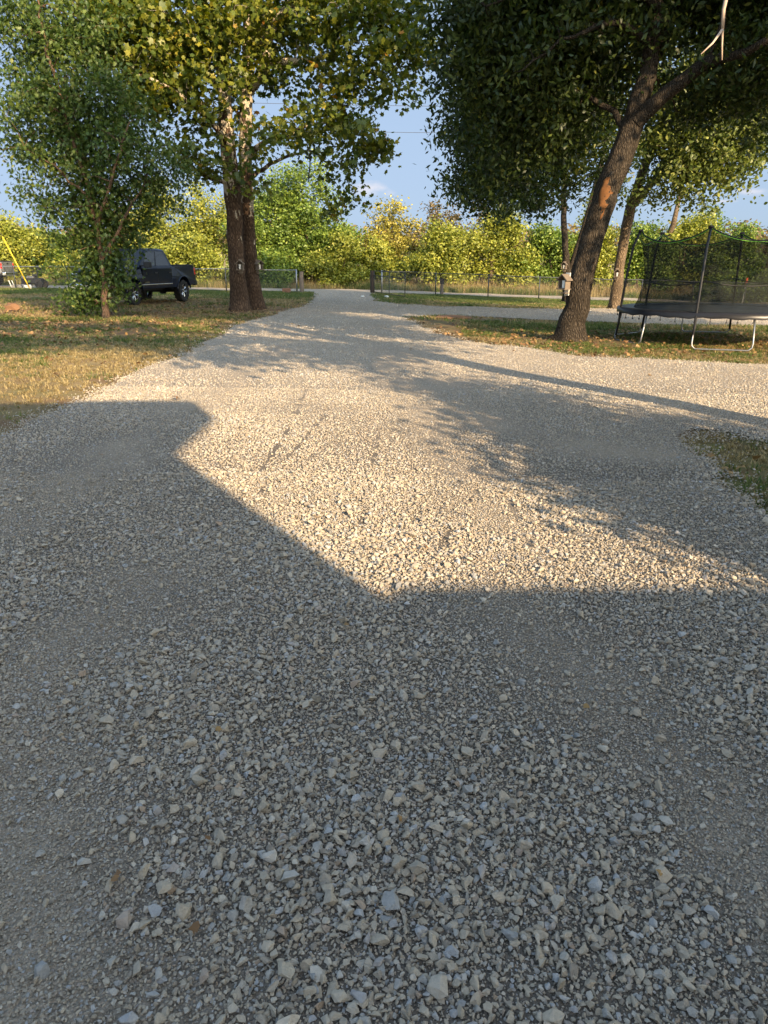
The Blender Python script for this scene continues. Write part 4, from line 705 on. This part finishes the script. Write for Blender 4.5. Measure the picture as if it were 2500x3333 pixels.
# ------------------------------------------------------------ pickups
def pickup(name, label, loc, rz, paint, roof=True, badge=True):
    root = empty(name, loc, rz, label=label, cat='pickup truck'); P = M[paint]
    def arch(cx): return [(cx+.52*math.cos(R(a)), .47+.52*math.sin(R(a))) for a in range(0, 181, 15)]
    prof = [(-2.98, .80), (-2.98, 1.36), (-2.93, 1.43), (-1.22, 1.43), (-1.21, 1.40), (1.20, 1.37), (1.30, 1.40), (2.1, 1.36), (2.62, 1.26), (2.78, 1.12), (2.83, .72), (2.7, .60)]
    prof += [(2.40, .58)]+arch(1.85)[1:-1]+[(1.30, .58), (-1.30, .58)]+arch(-1.85)[1:-1]+[(-2.40, .62), (-2.86, .70)]
    # side skin in layers so that it rounds under and over
    layers = [(-1.0, 1), (-.965, 0), (.965, 0), (1.0, 1)]; mb = MB(); n = len(prof); cx, cz = 0, 1.0
    def shp(y, ins): return [((x*(1-.004*ins)), y*(1-.06*max(0, (z-1.0))/.43 if z > 1.0 else 1), z-(.012*ins if z > 1.2 else -.02*ins if z < .6 else 0)) for x, z in prof]
    vs = []; 
    for y, i in layers: vs += shp(y, i)
    fs = [tuple(range(n)), tuple(range(4*n-1, 3*n-1, -1))]+[(l*n+i, (l+1)*n+i, (l+1)*n+(i+1) % n, l*n+(i+1) % n) for l in range(3) for i in range(n)]
    body = mb.add(vs, fs).build('body', P, root, bevel=.018)
    # dark load bed, seen over the rail
    MB().box((-2.08, 0, 1.432), (1.64, 1.62, .02)).build('bed_liner', M['black'], root)
    MB().box((-2.08, .93, 1.452), (1.7, .07, .03)).box((-2.08, -.93, 1.452), (1.7, .07, .03)).box((-2.94, 0, 1.452), (.07, 1.86, .03)).build('bed_rail', M['black'], root, bevel=.008)
    # cab
    lo = [(-1.17, 1.38), (1.34, 1.36)]; hi = [(-.88, 2.03), (.42, 2.05)]
    def cabp(t, s, y0=.915, y1=.74):  # t 0 belt 1 roof, s 0 rear 1 front
        xr = lo[0][0]+(hi[0][0]-lo[0][0])*t; xf = lo[1][0]+(hi[1][0]-lo[1][0])*t; zr = lo[0][1]+(hi[0][1]-lo[0][1])*t; zf = lo[1][1]+(hi[1][1]-lo[1][1])*t
        return xr+(xf-xr)*s, y0+(y1-y0)*t, zr+(zf-zr)*s
    cb = MB(); vs = []
    for t, dy in ((0, 0), (.93, 0), (1.0, -.06)):
        for s, sg in ((0, 1), (.33, 1), (.66, 1), (1, 1), (1, -1), (.66, -1), (.33, -1), (0, -1)):
            x, y, z = cabp(min(t, 1), s); vs.append((x*(1 if t < 1 else .96), (y+dy)*sg, z+(.02*math.sin(math.pi*s) if t >= .9 else 0)))
    fs = [tuple(range(16, 24))]+[(l*8+i, l*8+(i+1) % 8, (l+1)*8+(i+1) % 8, (l+1)*8+i) for l in range(2) for i in range(8)]
    cb.add(vs, fs).build('cab', P, root, bevel=.03, seg=3)
    def side_pane(sg, pts, nm, mat, off=.006, th=.01):
        v = []
        for s, t in pts: x, y, z = cabp(t, s); v.append((x, (y+off)*sg, z))
        k = len(v); v += [(a, b-th*sg, c) for a, b, c in v]
        return MB().add(v, [tuple(range(k)), tuple(range(2*k-1, k-1, -1))]+[(i, (i+1) % k, (i+1) % k+k, i+k) for i in range(k)]).build(nm, mat, root)
    for sg in (1, -1):
        side_pane(sg, [(.535, .08), (.86, .08), (.90, .28), (.93, .84), (.545, .86)], 'front_window', M['glass'])
        side_pane(sg, [(.08, .08), (.495, .08), (.50, .86), (.15, .86), (.09, .5)], 'rear_window', M['glass'])
        side_pane(sg, [(.503, .02), (.527, .02), (.535, .9), (.510, .9)], 'door_pillar', M['black'], .008)
        for x in (-.93, .14, 1.2): MB().box((x, sg*.992, 1.0), (.012, .025, .72)).build('door_seam', M['black'], root)
        for nm, x0, x1 in (('front_door', .15, 1.19), ('rear_door', -.92, .13)):
            f = MB().box(((x0+x1)/2, sg*.994, .99), (x1-x0, .03, .68)).build(nm, P, root, bevel=.012)
            h = MB().box((x0+.14, sg*1.018, 1.16), (.2, .035, .045)).build('handle', M['black'], f, bevel=.01)
        MB().box((.25, sg*1.012, .74), (2.3, .035, .035)).build('side_trim', M['chrome'], root, bevel=.008)
        m = MB().box((1.02, sg*1.13, 1.46), (.13, .26, .21)).tube([(1.1, sg*.9, 1.42), (1.05, sg*1.05, 1.44)], .03, 6).build('mirror', M['black'], root, bevel=.03); MB().box((.95, sg*1.13, 1.46), (.01, .2, .16)).build('mirror_glass', M['glass'], m)
        for cx in (1.85, -1.85):
            pts = [(cx+.545*math.cos(R(a)), sg*1.0, .47+.545*math.sin(R(a))) for a in range(-5, 186, 12)]; MB().tube(pts, .035, 6).build('fender_flare', P, root, True)
            w = MB().lathe([(.255, -.13), (.36, -.145), (.405, -.13), (.425, -.09), (.425, .09), (.405, .13), (.36, .145), (.255, .13)], (0, 0, 0), 'Y', 36)
            for q in range(36):
                a = q*math.pi/18; M3 = Matrix.Rotation(-a, 3, 'Y'); w.box((.43*math.cos(a), .07 if q % 2 else -.07, .43*math.sin(a)), (.02, .13, .045), M3)
            wh = empty('wheel', (cx, sg*.86, .43)); wh.parent = root; w.build('tyre', M['rubber'], wh)
            rm = MB().lathe([(.255, -.11), (.262, .10), (.24, .115), (.225, .06)], (0, 0, 0), 'Y', 30); 
            for q in range(6):
                a = q*math.pi/3+.3
                for da in (-.13, .13): rm.tube([(0, sg*.05, 0), (.13*math.cos(a+da*.6), sg*.085, .13*math.sin(a+da*.6)), (.245*math.cos(a+da), sg*.10, .245*math.sin(a+da))], .017, 6)
            rm.lathe([(0, sg*.11), (.05, sg*.11), (.06, sg*.03)], (0, 0, 0), 'Y', 16); rm.build('rim', M['chrome'], wh)
            MB().lathe([(0, 0), (.25, 0)], (0, 0, 0), 'Y', 24).build('brake_disc', M['black'], wh)
        MB().box((-2.93, sg*.91, 1.17), (.14, .13, .34)).build('tail_light', M['redlens'], root, bevel=.03)
        MB().box((2.66, sg*.8, 1.08), (.22, .3, .2)).build('headlight', M['lens'], root, bevel=.04)
        [MB().box((q, sg*.6, .63), (1.3, .3, .24)).build('wheel_well', M['black'], root) for q in (-1.9, 1.9)]
    # windscreen and rear screen
    for s, off, nm in ((1, .012, 'windscreen'), (0, -.012, 'rear_screen')):
        v = []
        for t, k in ((.08, .92), (.08, -.92), (.9, -.9), (.9, .9)):
            x, y, z = cabp(t, s); v.append((x+off, y*k, z+.006))
        v += [(a-off*1.6, b, c) for a, b, c in v]; MB().add(v, [(0, 1, 2, 3), (7, 6, 5, 4), (0, 4, 5, 1), (1, 5, 6, 2), (2, 6, 7, 3), (3, 7, 4, 0)]).build(nm, M['glass'], root)
    MB().box((2.86, 0, .70), (.18, 1.9, .24)).build('front_bumper', M['chrome'] if badge else P, root, bevel=.05)
    MB().box((2.82, 0, 1.05), (.05, 1.2, .26)).build('grille', M['black'], root, bevel=.02)
    MB().box((-3.06, 0, .72), (.22, 1.86, .2)).build('rear_bumper', M['chrome'] if not badge else M['black'], root, bevel=.04)
    tg = MB().box((-2.985, 0, 1.13), (.03, 1.55, .54)).build('tailgate', P, root, bevel=.015); MB().box((-3.005, 0, 1.3), (.02, .24, .07)).build('handle', M['black'], tg)
    MB().box((0, 0, .56), (4.4, .9, .14)).tube([(-1.85, -.8, .43), (-1.85, .8, .43)], .06, 8).tube([(1.85, -.8, .43), (1.85, .8, .43)], .05, 8).lathe([(0, -.15), (.13, -.1), (.13, .1), (0, .15)], (-1.85, 0, .43), 'Y', 12).build('chassis', M['black'], root)
    if badge:
        for sg in (1,):
            c = bpy.data.curves.new('b', 'FONT'); c.body = 'TUNDRA'; c.size = .085; c.extrude = .003; t = bpy.data.objects.new('tmp', c); COL.objects.link(t)
            bpy.context.view_layer.update(); me = bpy.data.meshes.new_from_object(t); bpy.data.objects.remove(t); b = link('badge', me, M['chrome'], root); b.rotation_euler = (math.pi/2, 0, math.pi); b.location = (1.17, 1.014, .79)
    return root
def at_pts(fx, fy, rx, ry): return
fw = Vector((-9.35, 27.6)); rw = Vector((-8.5, 31.15)); mid = (fw+rw)/2; hd = (fw-rw).normalized()
mid = mid+Vector((hd.y, -hd.x))*.86
tz = float(terr(mid.x, mid.y))-.01
pickup('pickup_truck', 'dark slate blue four door pickup parked on the lawn behind the young maple', (mid.x, mid.y, tz), math.atan2(hd.y, hd.x), 'navy')
h2 = Vector((-.98, -.10)).normalized(); left2 = Vector((-h2.y, h2.x)); corner = Vector(((14-1250)/2417*44.3, 44.4)); c2 = corner+h2*2.98-left2*1.0
pickup('pickup_truck', 'dusty grey pickup beyond the fence at the left edge, showing its red tail light', (c2.x, c2.y, float(terr(c2.x, c2.y))), math.atan2(h2.y, h2.x), 'silver', badge=False)

# ------------------------------------------------------------ trampoline
def trampoline():
    D0 = 17.0; cx = (2340-1250)/2417*D0; c = gp(cx, D0); Rr = 2.13; H = .72
    root = empty('trampoline', c, label='round black trampoline with green edged safety net by the leaning tree', cat='trampoline')
    pa = [R(236+60*i) for i in range(6)]; pt = lambda a, r, z: (r*math.cos(a), r*math.sin(a), z)
    MB().ring((0, 0, H-.02), Rr, .03, 64, 8).build('frame_ring', M['galv'], root, True)
    vs = []; fs = []; n = 96
    for i in range(n):
        a = 2*math.pi*i/n; w = .012*math.sin(i*1.9)+.01*math.sin(i*.7)
        vs += [pt(a, Rr+.06, H-.085+w), pt(a, Rr+.07, H+.02+w*.5), pt(a, Rr-.05, H+.045), pt(a, Rr-.34, H+.012)]
    for i in range(n):
        for j in range(3): k = (i+1) % n; fs.append((i*4+j, k*4+j, k*4+j+1, i*4+j+1))
    MB().add(vs, fs).build('safety_pad', M['pole_pad'], root, True)
    MB().add([pt(2*math.pi*i/64, Rr-.3, H+.005) for i in range(64)]+[(0, 0, H-.012)], [(i, (i+1) % 64, 64) for i in range(64)]).build('jumping_mat', M['matblk'], root, True)
    for i in range(30):
        a = R(180)+math.pi*i/29; sp = MB()
    st = MB()
    for i in range(26):
        a = R(170)+R(200)*i/25+random.uniform(-.03, .03); l = random.uniform(.05, .1); st.tube([pt(a, Rr+.05, H-.08), pt(a, Rr+.05, H-.08-l)], .007, 5).box(pt(a, Rr+.05, H-.09-l), (.03, .03, .02))
    o = st.build('pad_strap', M['black'], root)
    for a in pa:
        b = a+R(30); l = MB(); p0, p1 = pt(a, Rr, H-.02), pt(b, Rr, H-.02); f0, f1 = pt(a, Rr+.1, .16), pt(b, Rr+.1, .16); q0, q1 = Vector(pt(a, Rr+.12, .025)), Vector(pt(b, Rr+.12, .025)); dr = (q1-q0).normalized()
        l.tube([p0, f0, Vector(pt(a, Rr+.11, .08))+dr*.01, q0+dr*.08, q0+dr*.16, q1-dr*.16, q1-dr*.08, Vector(pt(b, Rr+.11, .08))-dr*.01, f1, p1], .0175, 8)
        l.build('leg', M['galv'], root, True)
        MB().tube([pt(a, Rr+.09, .12), pt(a, Rr+.045, H*.6), pt(a, Rr+.04, H), pt(a, Rr-.02, H+.7), pt(a, Rr-.1, H+1.35), pt(a, Rr-.22, H+1.68)], .028, 8).build('net_pole', M['pole_pad'], root, True)
        MB().box(pt(a, Rr-.23, H+1.69), (.09, .09, .05)).build('pole_cap', M['black'], root, bevel=.015)
    n = 144; rows = 14; vs = []; fs = []; top = []
    for i in range(n):
        a = pa[0]+2*math.pi*i/n; u = (i % 24)/24; sag = 4*u*(1-u); zt = H+1.66-.27*sag**.8; rt = Rr-.24-.12*sag
        for j in range(rows):
            t = j/(rows-1); rad = (Rr-.32)*(1-t)+rt*t-.22*math.sin(math.pi*t)*(.55+.45*sag); rad += .012*math.sin(i*.9+j*.8)
            vs.append(pt(a, rad, H+.01+(zt-H)*t))
        top.append(vs[-1])
    for i in range(n):
        for j in range(rows-1): k = (i+1) % n; fs.append((i*rows+j, k*rows+j, k*rows+j+1, i*rows+j+1))
    net = MB().add(vs, fs).build('net', M['net'], root, True)
    MB().tube([Vector(p) for p in top+[top[0]]], .008, 6, False).build('net_rope', M['green_rope'], root, True)
    MB().tube([Vector(p)+Vector((0, 0, .022)) for p in top+[top[0]]], .014, 6, False).build('net_hem', M['black'], root, True)
    mid_ = [vs[i*rows+5] for i in range(n)]
    MB().tube([Vector(p) for p in mid_+[mid_[0]]], .012, 5, False).build('net_band', M['black'], root, True)
    MB().tube([pt(R(150), Rr-.45, H+1.45), pt(R(150), Rr-.5, H+.9), pt(R(150), Rr-.5, H+.5), pt(R(147), Rr-.55, H+.03)], .008, 5).build('net_zip', M['black'], root, True)
trampoline()

# ------------------------------------------------------------ fences, posts, gate
def fence(xa, xb, label, posts, ya=FENCE_Y, yb=FENCE_Y, rail='steel_dark', h=1.22):
    root = empty('chain_link_fence', gp(xa, ya), label=label, cat='fence'); o0 = gp(xa, ya); Yf = lambda x: ya+(yb-ya)*(x-xa)/(xb-xa)
    q = lambda x, z: gp(x, Yf(x), z)-o0
    xs = list(np.arange(xa, xb, 1.0))+[xb]; MB().tube([q(x, h+.02*math.sin(x*1.3)) for x in xs], .024, 6).build('top_rail', M[rail], root, True)
    for x in posts: MB().tube([q(x, -.1), q(x, h+.04)], .032 if x not in (xa, xb) else .045, 8).build('post', M['steel_dark'] if x not in (xa, xb) else M['galv'], root, True)
    s = .075; n = int((xb-xa)/s); hh = h-.06; V = []; Fq = []; r = .0022; 
    for k in range(-int(hh/s)-1, n+1):
        for sg in (1, -1):
            x0 = xa+k*s; x1 = x0+hh; 
            z0, z1 = .03, .03+hh
            if x0 < xa: z0 += (xa-x0); x0 = xa
            if x1 > xb: z1 -= (x1-xb); x1 = xb
            if z1-z0 < .02: continue
            if sg < 0: x0, x1 = xa+xb-x0, xa+xb-x1
            a = q(x0, z0); b = q(x1, z1); i = len(V); V += [a+Vector((r, 0, -r)), a+Vector((-r, 0, r)), a+Vector((0, -r*1.7, 0)), b+Vector((r, 0, -r)), b+Vector((-r, 0, r)), b+Vector((0, -r*1.7, 0))]; Fq += [(i, i+1, i+4, i+3), (i+1, i+2, i+5, i+4), (i+2, i, i+3, i+5)]
    me = bpy.data.meshes.new('wire_mesh'); me.from_pydata(V, [], Fq); link('wire_mesh', me, M['galv'], root)
XL = (967-1250)/2417*FENCE_Y; XR = (1243-1250)/2417*FENCE_Y
fence(-24, XL, 'chain link fence with grey top rail left of the gateway', [-24, -21, -18, -15, -12, -9, XL], rail='galv')
px2x = lambda px, d=FENCE_Y: (px-1250)/2417*d
fence(XR, 24, 'chain link fence with thin dark posts right of the gateway', [XR, px2x(1418), px2x(1590), px2x(1757), px2x(1925), px2x(2095), px2x(2265), px2x(2440), 24], yb=FENCE_Y+.6)
def wood_post(px, py, top, w, label, mat='wood', d=None):
    x = (px-1250)/2417*(d or FENCE_Y); b = gp(x, d or FENCE_Y); H = W(px, top, d or FENCE_Y).z-b.z; r = w/2417*42.5/2
    ps = [Vector((0, 0, -.1)), Vector((.005, 0, H*.3)), Vector((-.01, 0, H*.7)), Vector((.01, 0, H-.03)), Vector((.01, 0, H))]
    o = MB().tube(ps, [r*1.05, r, r*.97, r*.95, r*.8], 12).build('wooden_post', M[mat], None); o.location = b; return tag(o, label, 'post')
wood_post(983, 953, 884, 14, 'thick round wooden gate post left of the gateway')
wood_post(1212, 956, 881, 14, 'dark round wooden gate post carrying the open gate', 'wood_dark')
wood_post(1438, 952, 922, 11, 'short wooden post with pale lower half behind the right fence', 'wood', 43.3)
def cap():
    x = px2x(1438, 43.3); b = gp(x, 43.3); H = W(1438, 922, 43.3).z-b.z; o = MB().box((0, 0, 0), (.24, .24, .26)).prism([(-.14, .13), (0, .19), (.14, .13)], -.13, .13).build('post_box', M['wood_dark'], None, bevel=.01); o.location = (x, 43.3, b.z+H+.1); tag(o, 'small dark box on top of the short wooden post', 'box')
cap()
def gate():
    a = Vector((px2x(1218), FENCE_Y-.05)); p = G(1318, 970); b = Vector((p.x, p.y)); root = empty('gate', gp(a.x, a.y), label='open pipe frame wire gate hinged on the dark gate post', cat='gate'); o0 = gp(a.x, a.y)
    q = lambda t, z: gp(a.x+(b.x-a.x)*t, a.y+(b.y-a.y)*t, z)-o0
    fr = MB(); 
    for t in (0, .52, 1): fr.tube([q(t, .08), q(t, 1.2)], .022, 6)
    for z in (1.2, .95, .08): fr.tube([q(0, z), q(1, z)], .02, 6)
    fr.build('gate_frame', M['steel_dark'], root, True)
    w = MB()
    for i in range(22): w.tube([q(i/21, .1), q(i/21, .95)], .003, 3)
    for i in range(9): w.tube([q(0, .15+i*.1), q(1, .15+i*.1)], .003, 3)
    w.build('gate_wire', M['galv'], root)
    [MB().box(q(0, k), (.12, .05, .06)).build('hinge', M['steel_dark'], root) for k in (.3, 1.0)]
gate()
def boulder(name, label, cat, p, s, mat, seed, rz=0, sub=2, jag=.12):
    r = random.Random(seed); bm = bmesh.new(); bmesh.ops.create_icosphere(bm, subdivisions=sub, radius=1)
    for v in bm.verts: k = 1+r.uniform(-jag, jag); v.co = Vector((v.co.x*s[0]*k, v.co.y*s[1]*k, max(-.3, v.co.z)*s[2]*k))
    me = bpy.data.meshes.new(name); bm.to_mesh(me); bm.free(); o = link(name, me, M[mat]); o.location = p; o.rotation_euler.z = rz; return tag(o, label, cat)
boulder('rock', 'orange brown sandstone lump in the leaf litter at the left edge', 'rock', G(40, 1012)+Vector((0, 0, .08)), (.24, .18, .16), 'stone', 1, jag=.3)
boulder('rock', 'small white rock on the grass beside the open gate', 'rock', G(1258, 969)+Vector((0, 0, .03)), (.13, .1, .08), 'white', 2)
boulder('rock', 'small pale rock at the corner of the gravel by the gate', 'rock', G(1180, 967)+Vector((0, 0, .02)), (.1, .08, .06), 'white', 4)
boulder('rock', 'reddish dirt mound on the left tip of the island', 'dirt mound', G(1475, 1034), (.6, .4, .08), 'stone', 5, sub=3, jag=.06)
b = gp(px2x(933, 41.2), 41.2); bl = MB().box((0, 0, .12), (.44, .3, .26)).build('block', M['brick'], None, bevel=.015); bl.location = b; tag(bl, 'brown masonry block on the grass beside the left gate post', 'block')
# stake and guy of the young maple
s_ = MB().tube([G(388, 1010)-Vector((0, 0, .05)), W(360, 930, 23.0)], .014, 6).build('tree_stake', M['galv'], None); tag(s_, 'thin pale stake leaning against the young maple', 'stake')
# yellow guy guard and its wire
gb = gp(px2x(100, 41.8), 41.8); gt = W(8, 770, 41.8)-gb; root = empty('guy_wire', gb, label='slanting guy wire with a yellow plastic guard at the left edge', cat='guy wire')
MB().tube([(0, 0, 0), gt], .032, 8).build('yellow_guard', M['yellow'], root, True); MB().tube([gt*.98, gt*4.5], .008, 5).build('wire', M['wire'], root)
# junk by the fence
def mower():
    d = 43.6; b = gp(px2x(118, d), d); root = empty('riding_mower', b, label='black riding mower parked beyond the fence near the grey pickup', cat='riding mower')
    MB().box((-.25, 0, .62), (.72, .55, .14)).build('hood', M['silver'], root, bevel=.04); MB().box((-.1, 0, .42), (1.15, .5, .3)).build('body', M['black'], root, bevel=.05)
    MB().box((.35, 0, .98), (.16, .42, .55)).box((.2, 0, .72), (.4, .42, .12)).build('seat', M['black'], root, bevel=.05)
    for x, r in ((-.5, .17), (.4, .25)):
        for y in (-.34, .34): w = MB().lathe([(0, -.06), (r*.9, -.07), (r, -.03), (r, .03), (r*.9, .07), (0, .06)], (x, y, r), 'Y', 18).build('wheel', M['rubber'], root)
    MB().tube([(-.1, 0, .6), (.02, 0, .95)], .02, 6).ring((.02, 0, .95), .15, .015, 20, 5).build('steering_wheel', M['black'], root)
mower()
def junk(name, label, cat, px, s, mat, d=43.2):
    b = gp(px2x(px, d), d); o = MB().box((0, 0, s[2]*.5), s).box((s[0]*.3, 0, s[2]*1.02), (s[0]*.3, s[1]*.7, s[2]*.2)).build(name, M[mat], None, bevel=.02); o.location = b; o.rotation_euler.z = .4; tag(o, label, cat)
junk('bucket_lid', 'pile of white plastic scraps at the foot of the yellow guard', 'scrap', 93, (.42, .3, .2), 'white', 42.9)
junk('tub', 'low grey plastic tub lying between the grey pickup and the mower', 'tub', 65, (.75, .4, .22), 'silver')
for i, (a, bq) in enumerate((((42, 935), (49, 912)), ((52, 930), (58, 918)))):
    st = MB().tube([gp(px2x(a[0], 43), 43), gp(px2x(a[0]-7, 43), 43, .45)], .025, 6).build('white_stake', M['white'], None); tag(st, ['left slanting white stake beside the grey pickup bumper', 'right short white stake beside the grey tub'][i], 'stake')
# marker post, seen through the net
mb_ = gp(px2x(2422, 44.5), 44.5); root = empty('marker_post', mb_, label='white utility marker post with an orange top seen through the net', cat='marker post')
MB().tube([(0, 0, 0), (.03, 0, .95)], .06, 8).build('post', M['white'], root, True); MB().tube([(.03, 0, .95), (.045, 0, 1.5)], .062, 8).build('orange_sleeve', M['orange'], root, True)
# snag seen through the net
sn = MB().tube([gp(px2x(2120, 53), 53), W(2160, 800, 53), W(2192, 730, 52), W(2212, 640, 51.5), W(2224, 600, 51.5)], [.28, .22, .18, .12, .06], 10).build('snag', M['bark2'], None, True); tag(sn, 'leaning pale dead trunk seen through the left part of the net', 'dead tree')
# overhead wires
for i, (y0, y1, lb) in enumerate(((348, 354, 'upper overhead wire crossing the sky gap'), (434, 441, 'lower overhead wire crossing the sky gap'))):
    a, b = W(-900, y0-30, 62), W(3600, y1+18, 62); pts = []
    for k in range(25): t = k/24; p = a.lerp(b, t); p.z -= 1.2*4*t*(1-t)-1.2; pts.append(p)
    w = MB().tube(pts, .016, 5, False).build('overhead_wire', M['wire'], None); tag(w, lb, 'wire', 'overhead wires')

# ------------------------------------------------------------ fallen leaves
def litter():
    T, TF = leaf_template('lobed'); vs = []
    for i in range(6):
        r = np.random.default_rng(i); Q = T.copy(); Q[:, 2] += r.uniform(-.08, .28, len(Q)); vs.append(np_mesh('l', Q, TF, {'v': np.full(len(Q), r.uniform(0, 1))}))
    x = rng.uniform(-22, 20, 60000); y = rng.uniform(5, 36, 60000); sd = drive_sd(x, y)
    w = np.zeros(len(x))
    for bx, by, br in ((-5, 23, 5), (-9, 21, 6), (-9, 28, 5), (5, 17, 4), (9.5, 17, 5), (-13, 19, 5), (5.5, 6.3, 2)): w = np.maximum(w, np.exp(-((x-bx)**2+(y-by)**2)/br**2))
    w *= .5+vnoise(x, y, 1.4, 55); k = (rng.random(len(x)) < w*np.where(sd > 0, .6, .006)); x, y = x[k], y[k]
    # a few leaves lying on the gravel close by
    near = [G(*p) for p in ((578, 1306), (1128, 2060), (1010, 1385), (715, 2405), (680, 2765), (2140, 2880), (520, 1840), (1385, 1800), (1905, 2330), (1160, 2480), (380, 2900), (1300, 2700), (640, 3060), (390, 2880), (1750, 1540))]
    x = np.concatenate([x, [p.x for p in near]]); y = np.concatenate([y, [p.y for p in near]]); n = len(x)
    s = rng.uniform(.05, .10, n); s[-len(near):] = rng.uniform(.018, .036, len(near)); s[-len(near)] = .09; z = terr(x, y)+.02; z[-len(near):] += .022
    scatter('fallen_leaves', 'dry orange and brown leaves littering the lawns and gravel', vs, M['litter'], np.stack([x, y, z], -1), np.stack([rng.normal(0, .35, n), rng.normal(0, .35, n), rng.uniform(0, 6.28, n)], -1), np.stack([s, s, s], -1), rng.integers(0, 6, n)); print('litter', n)
litter()
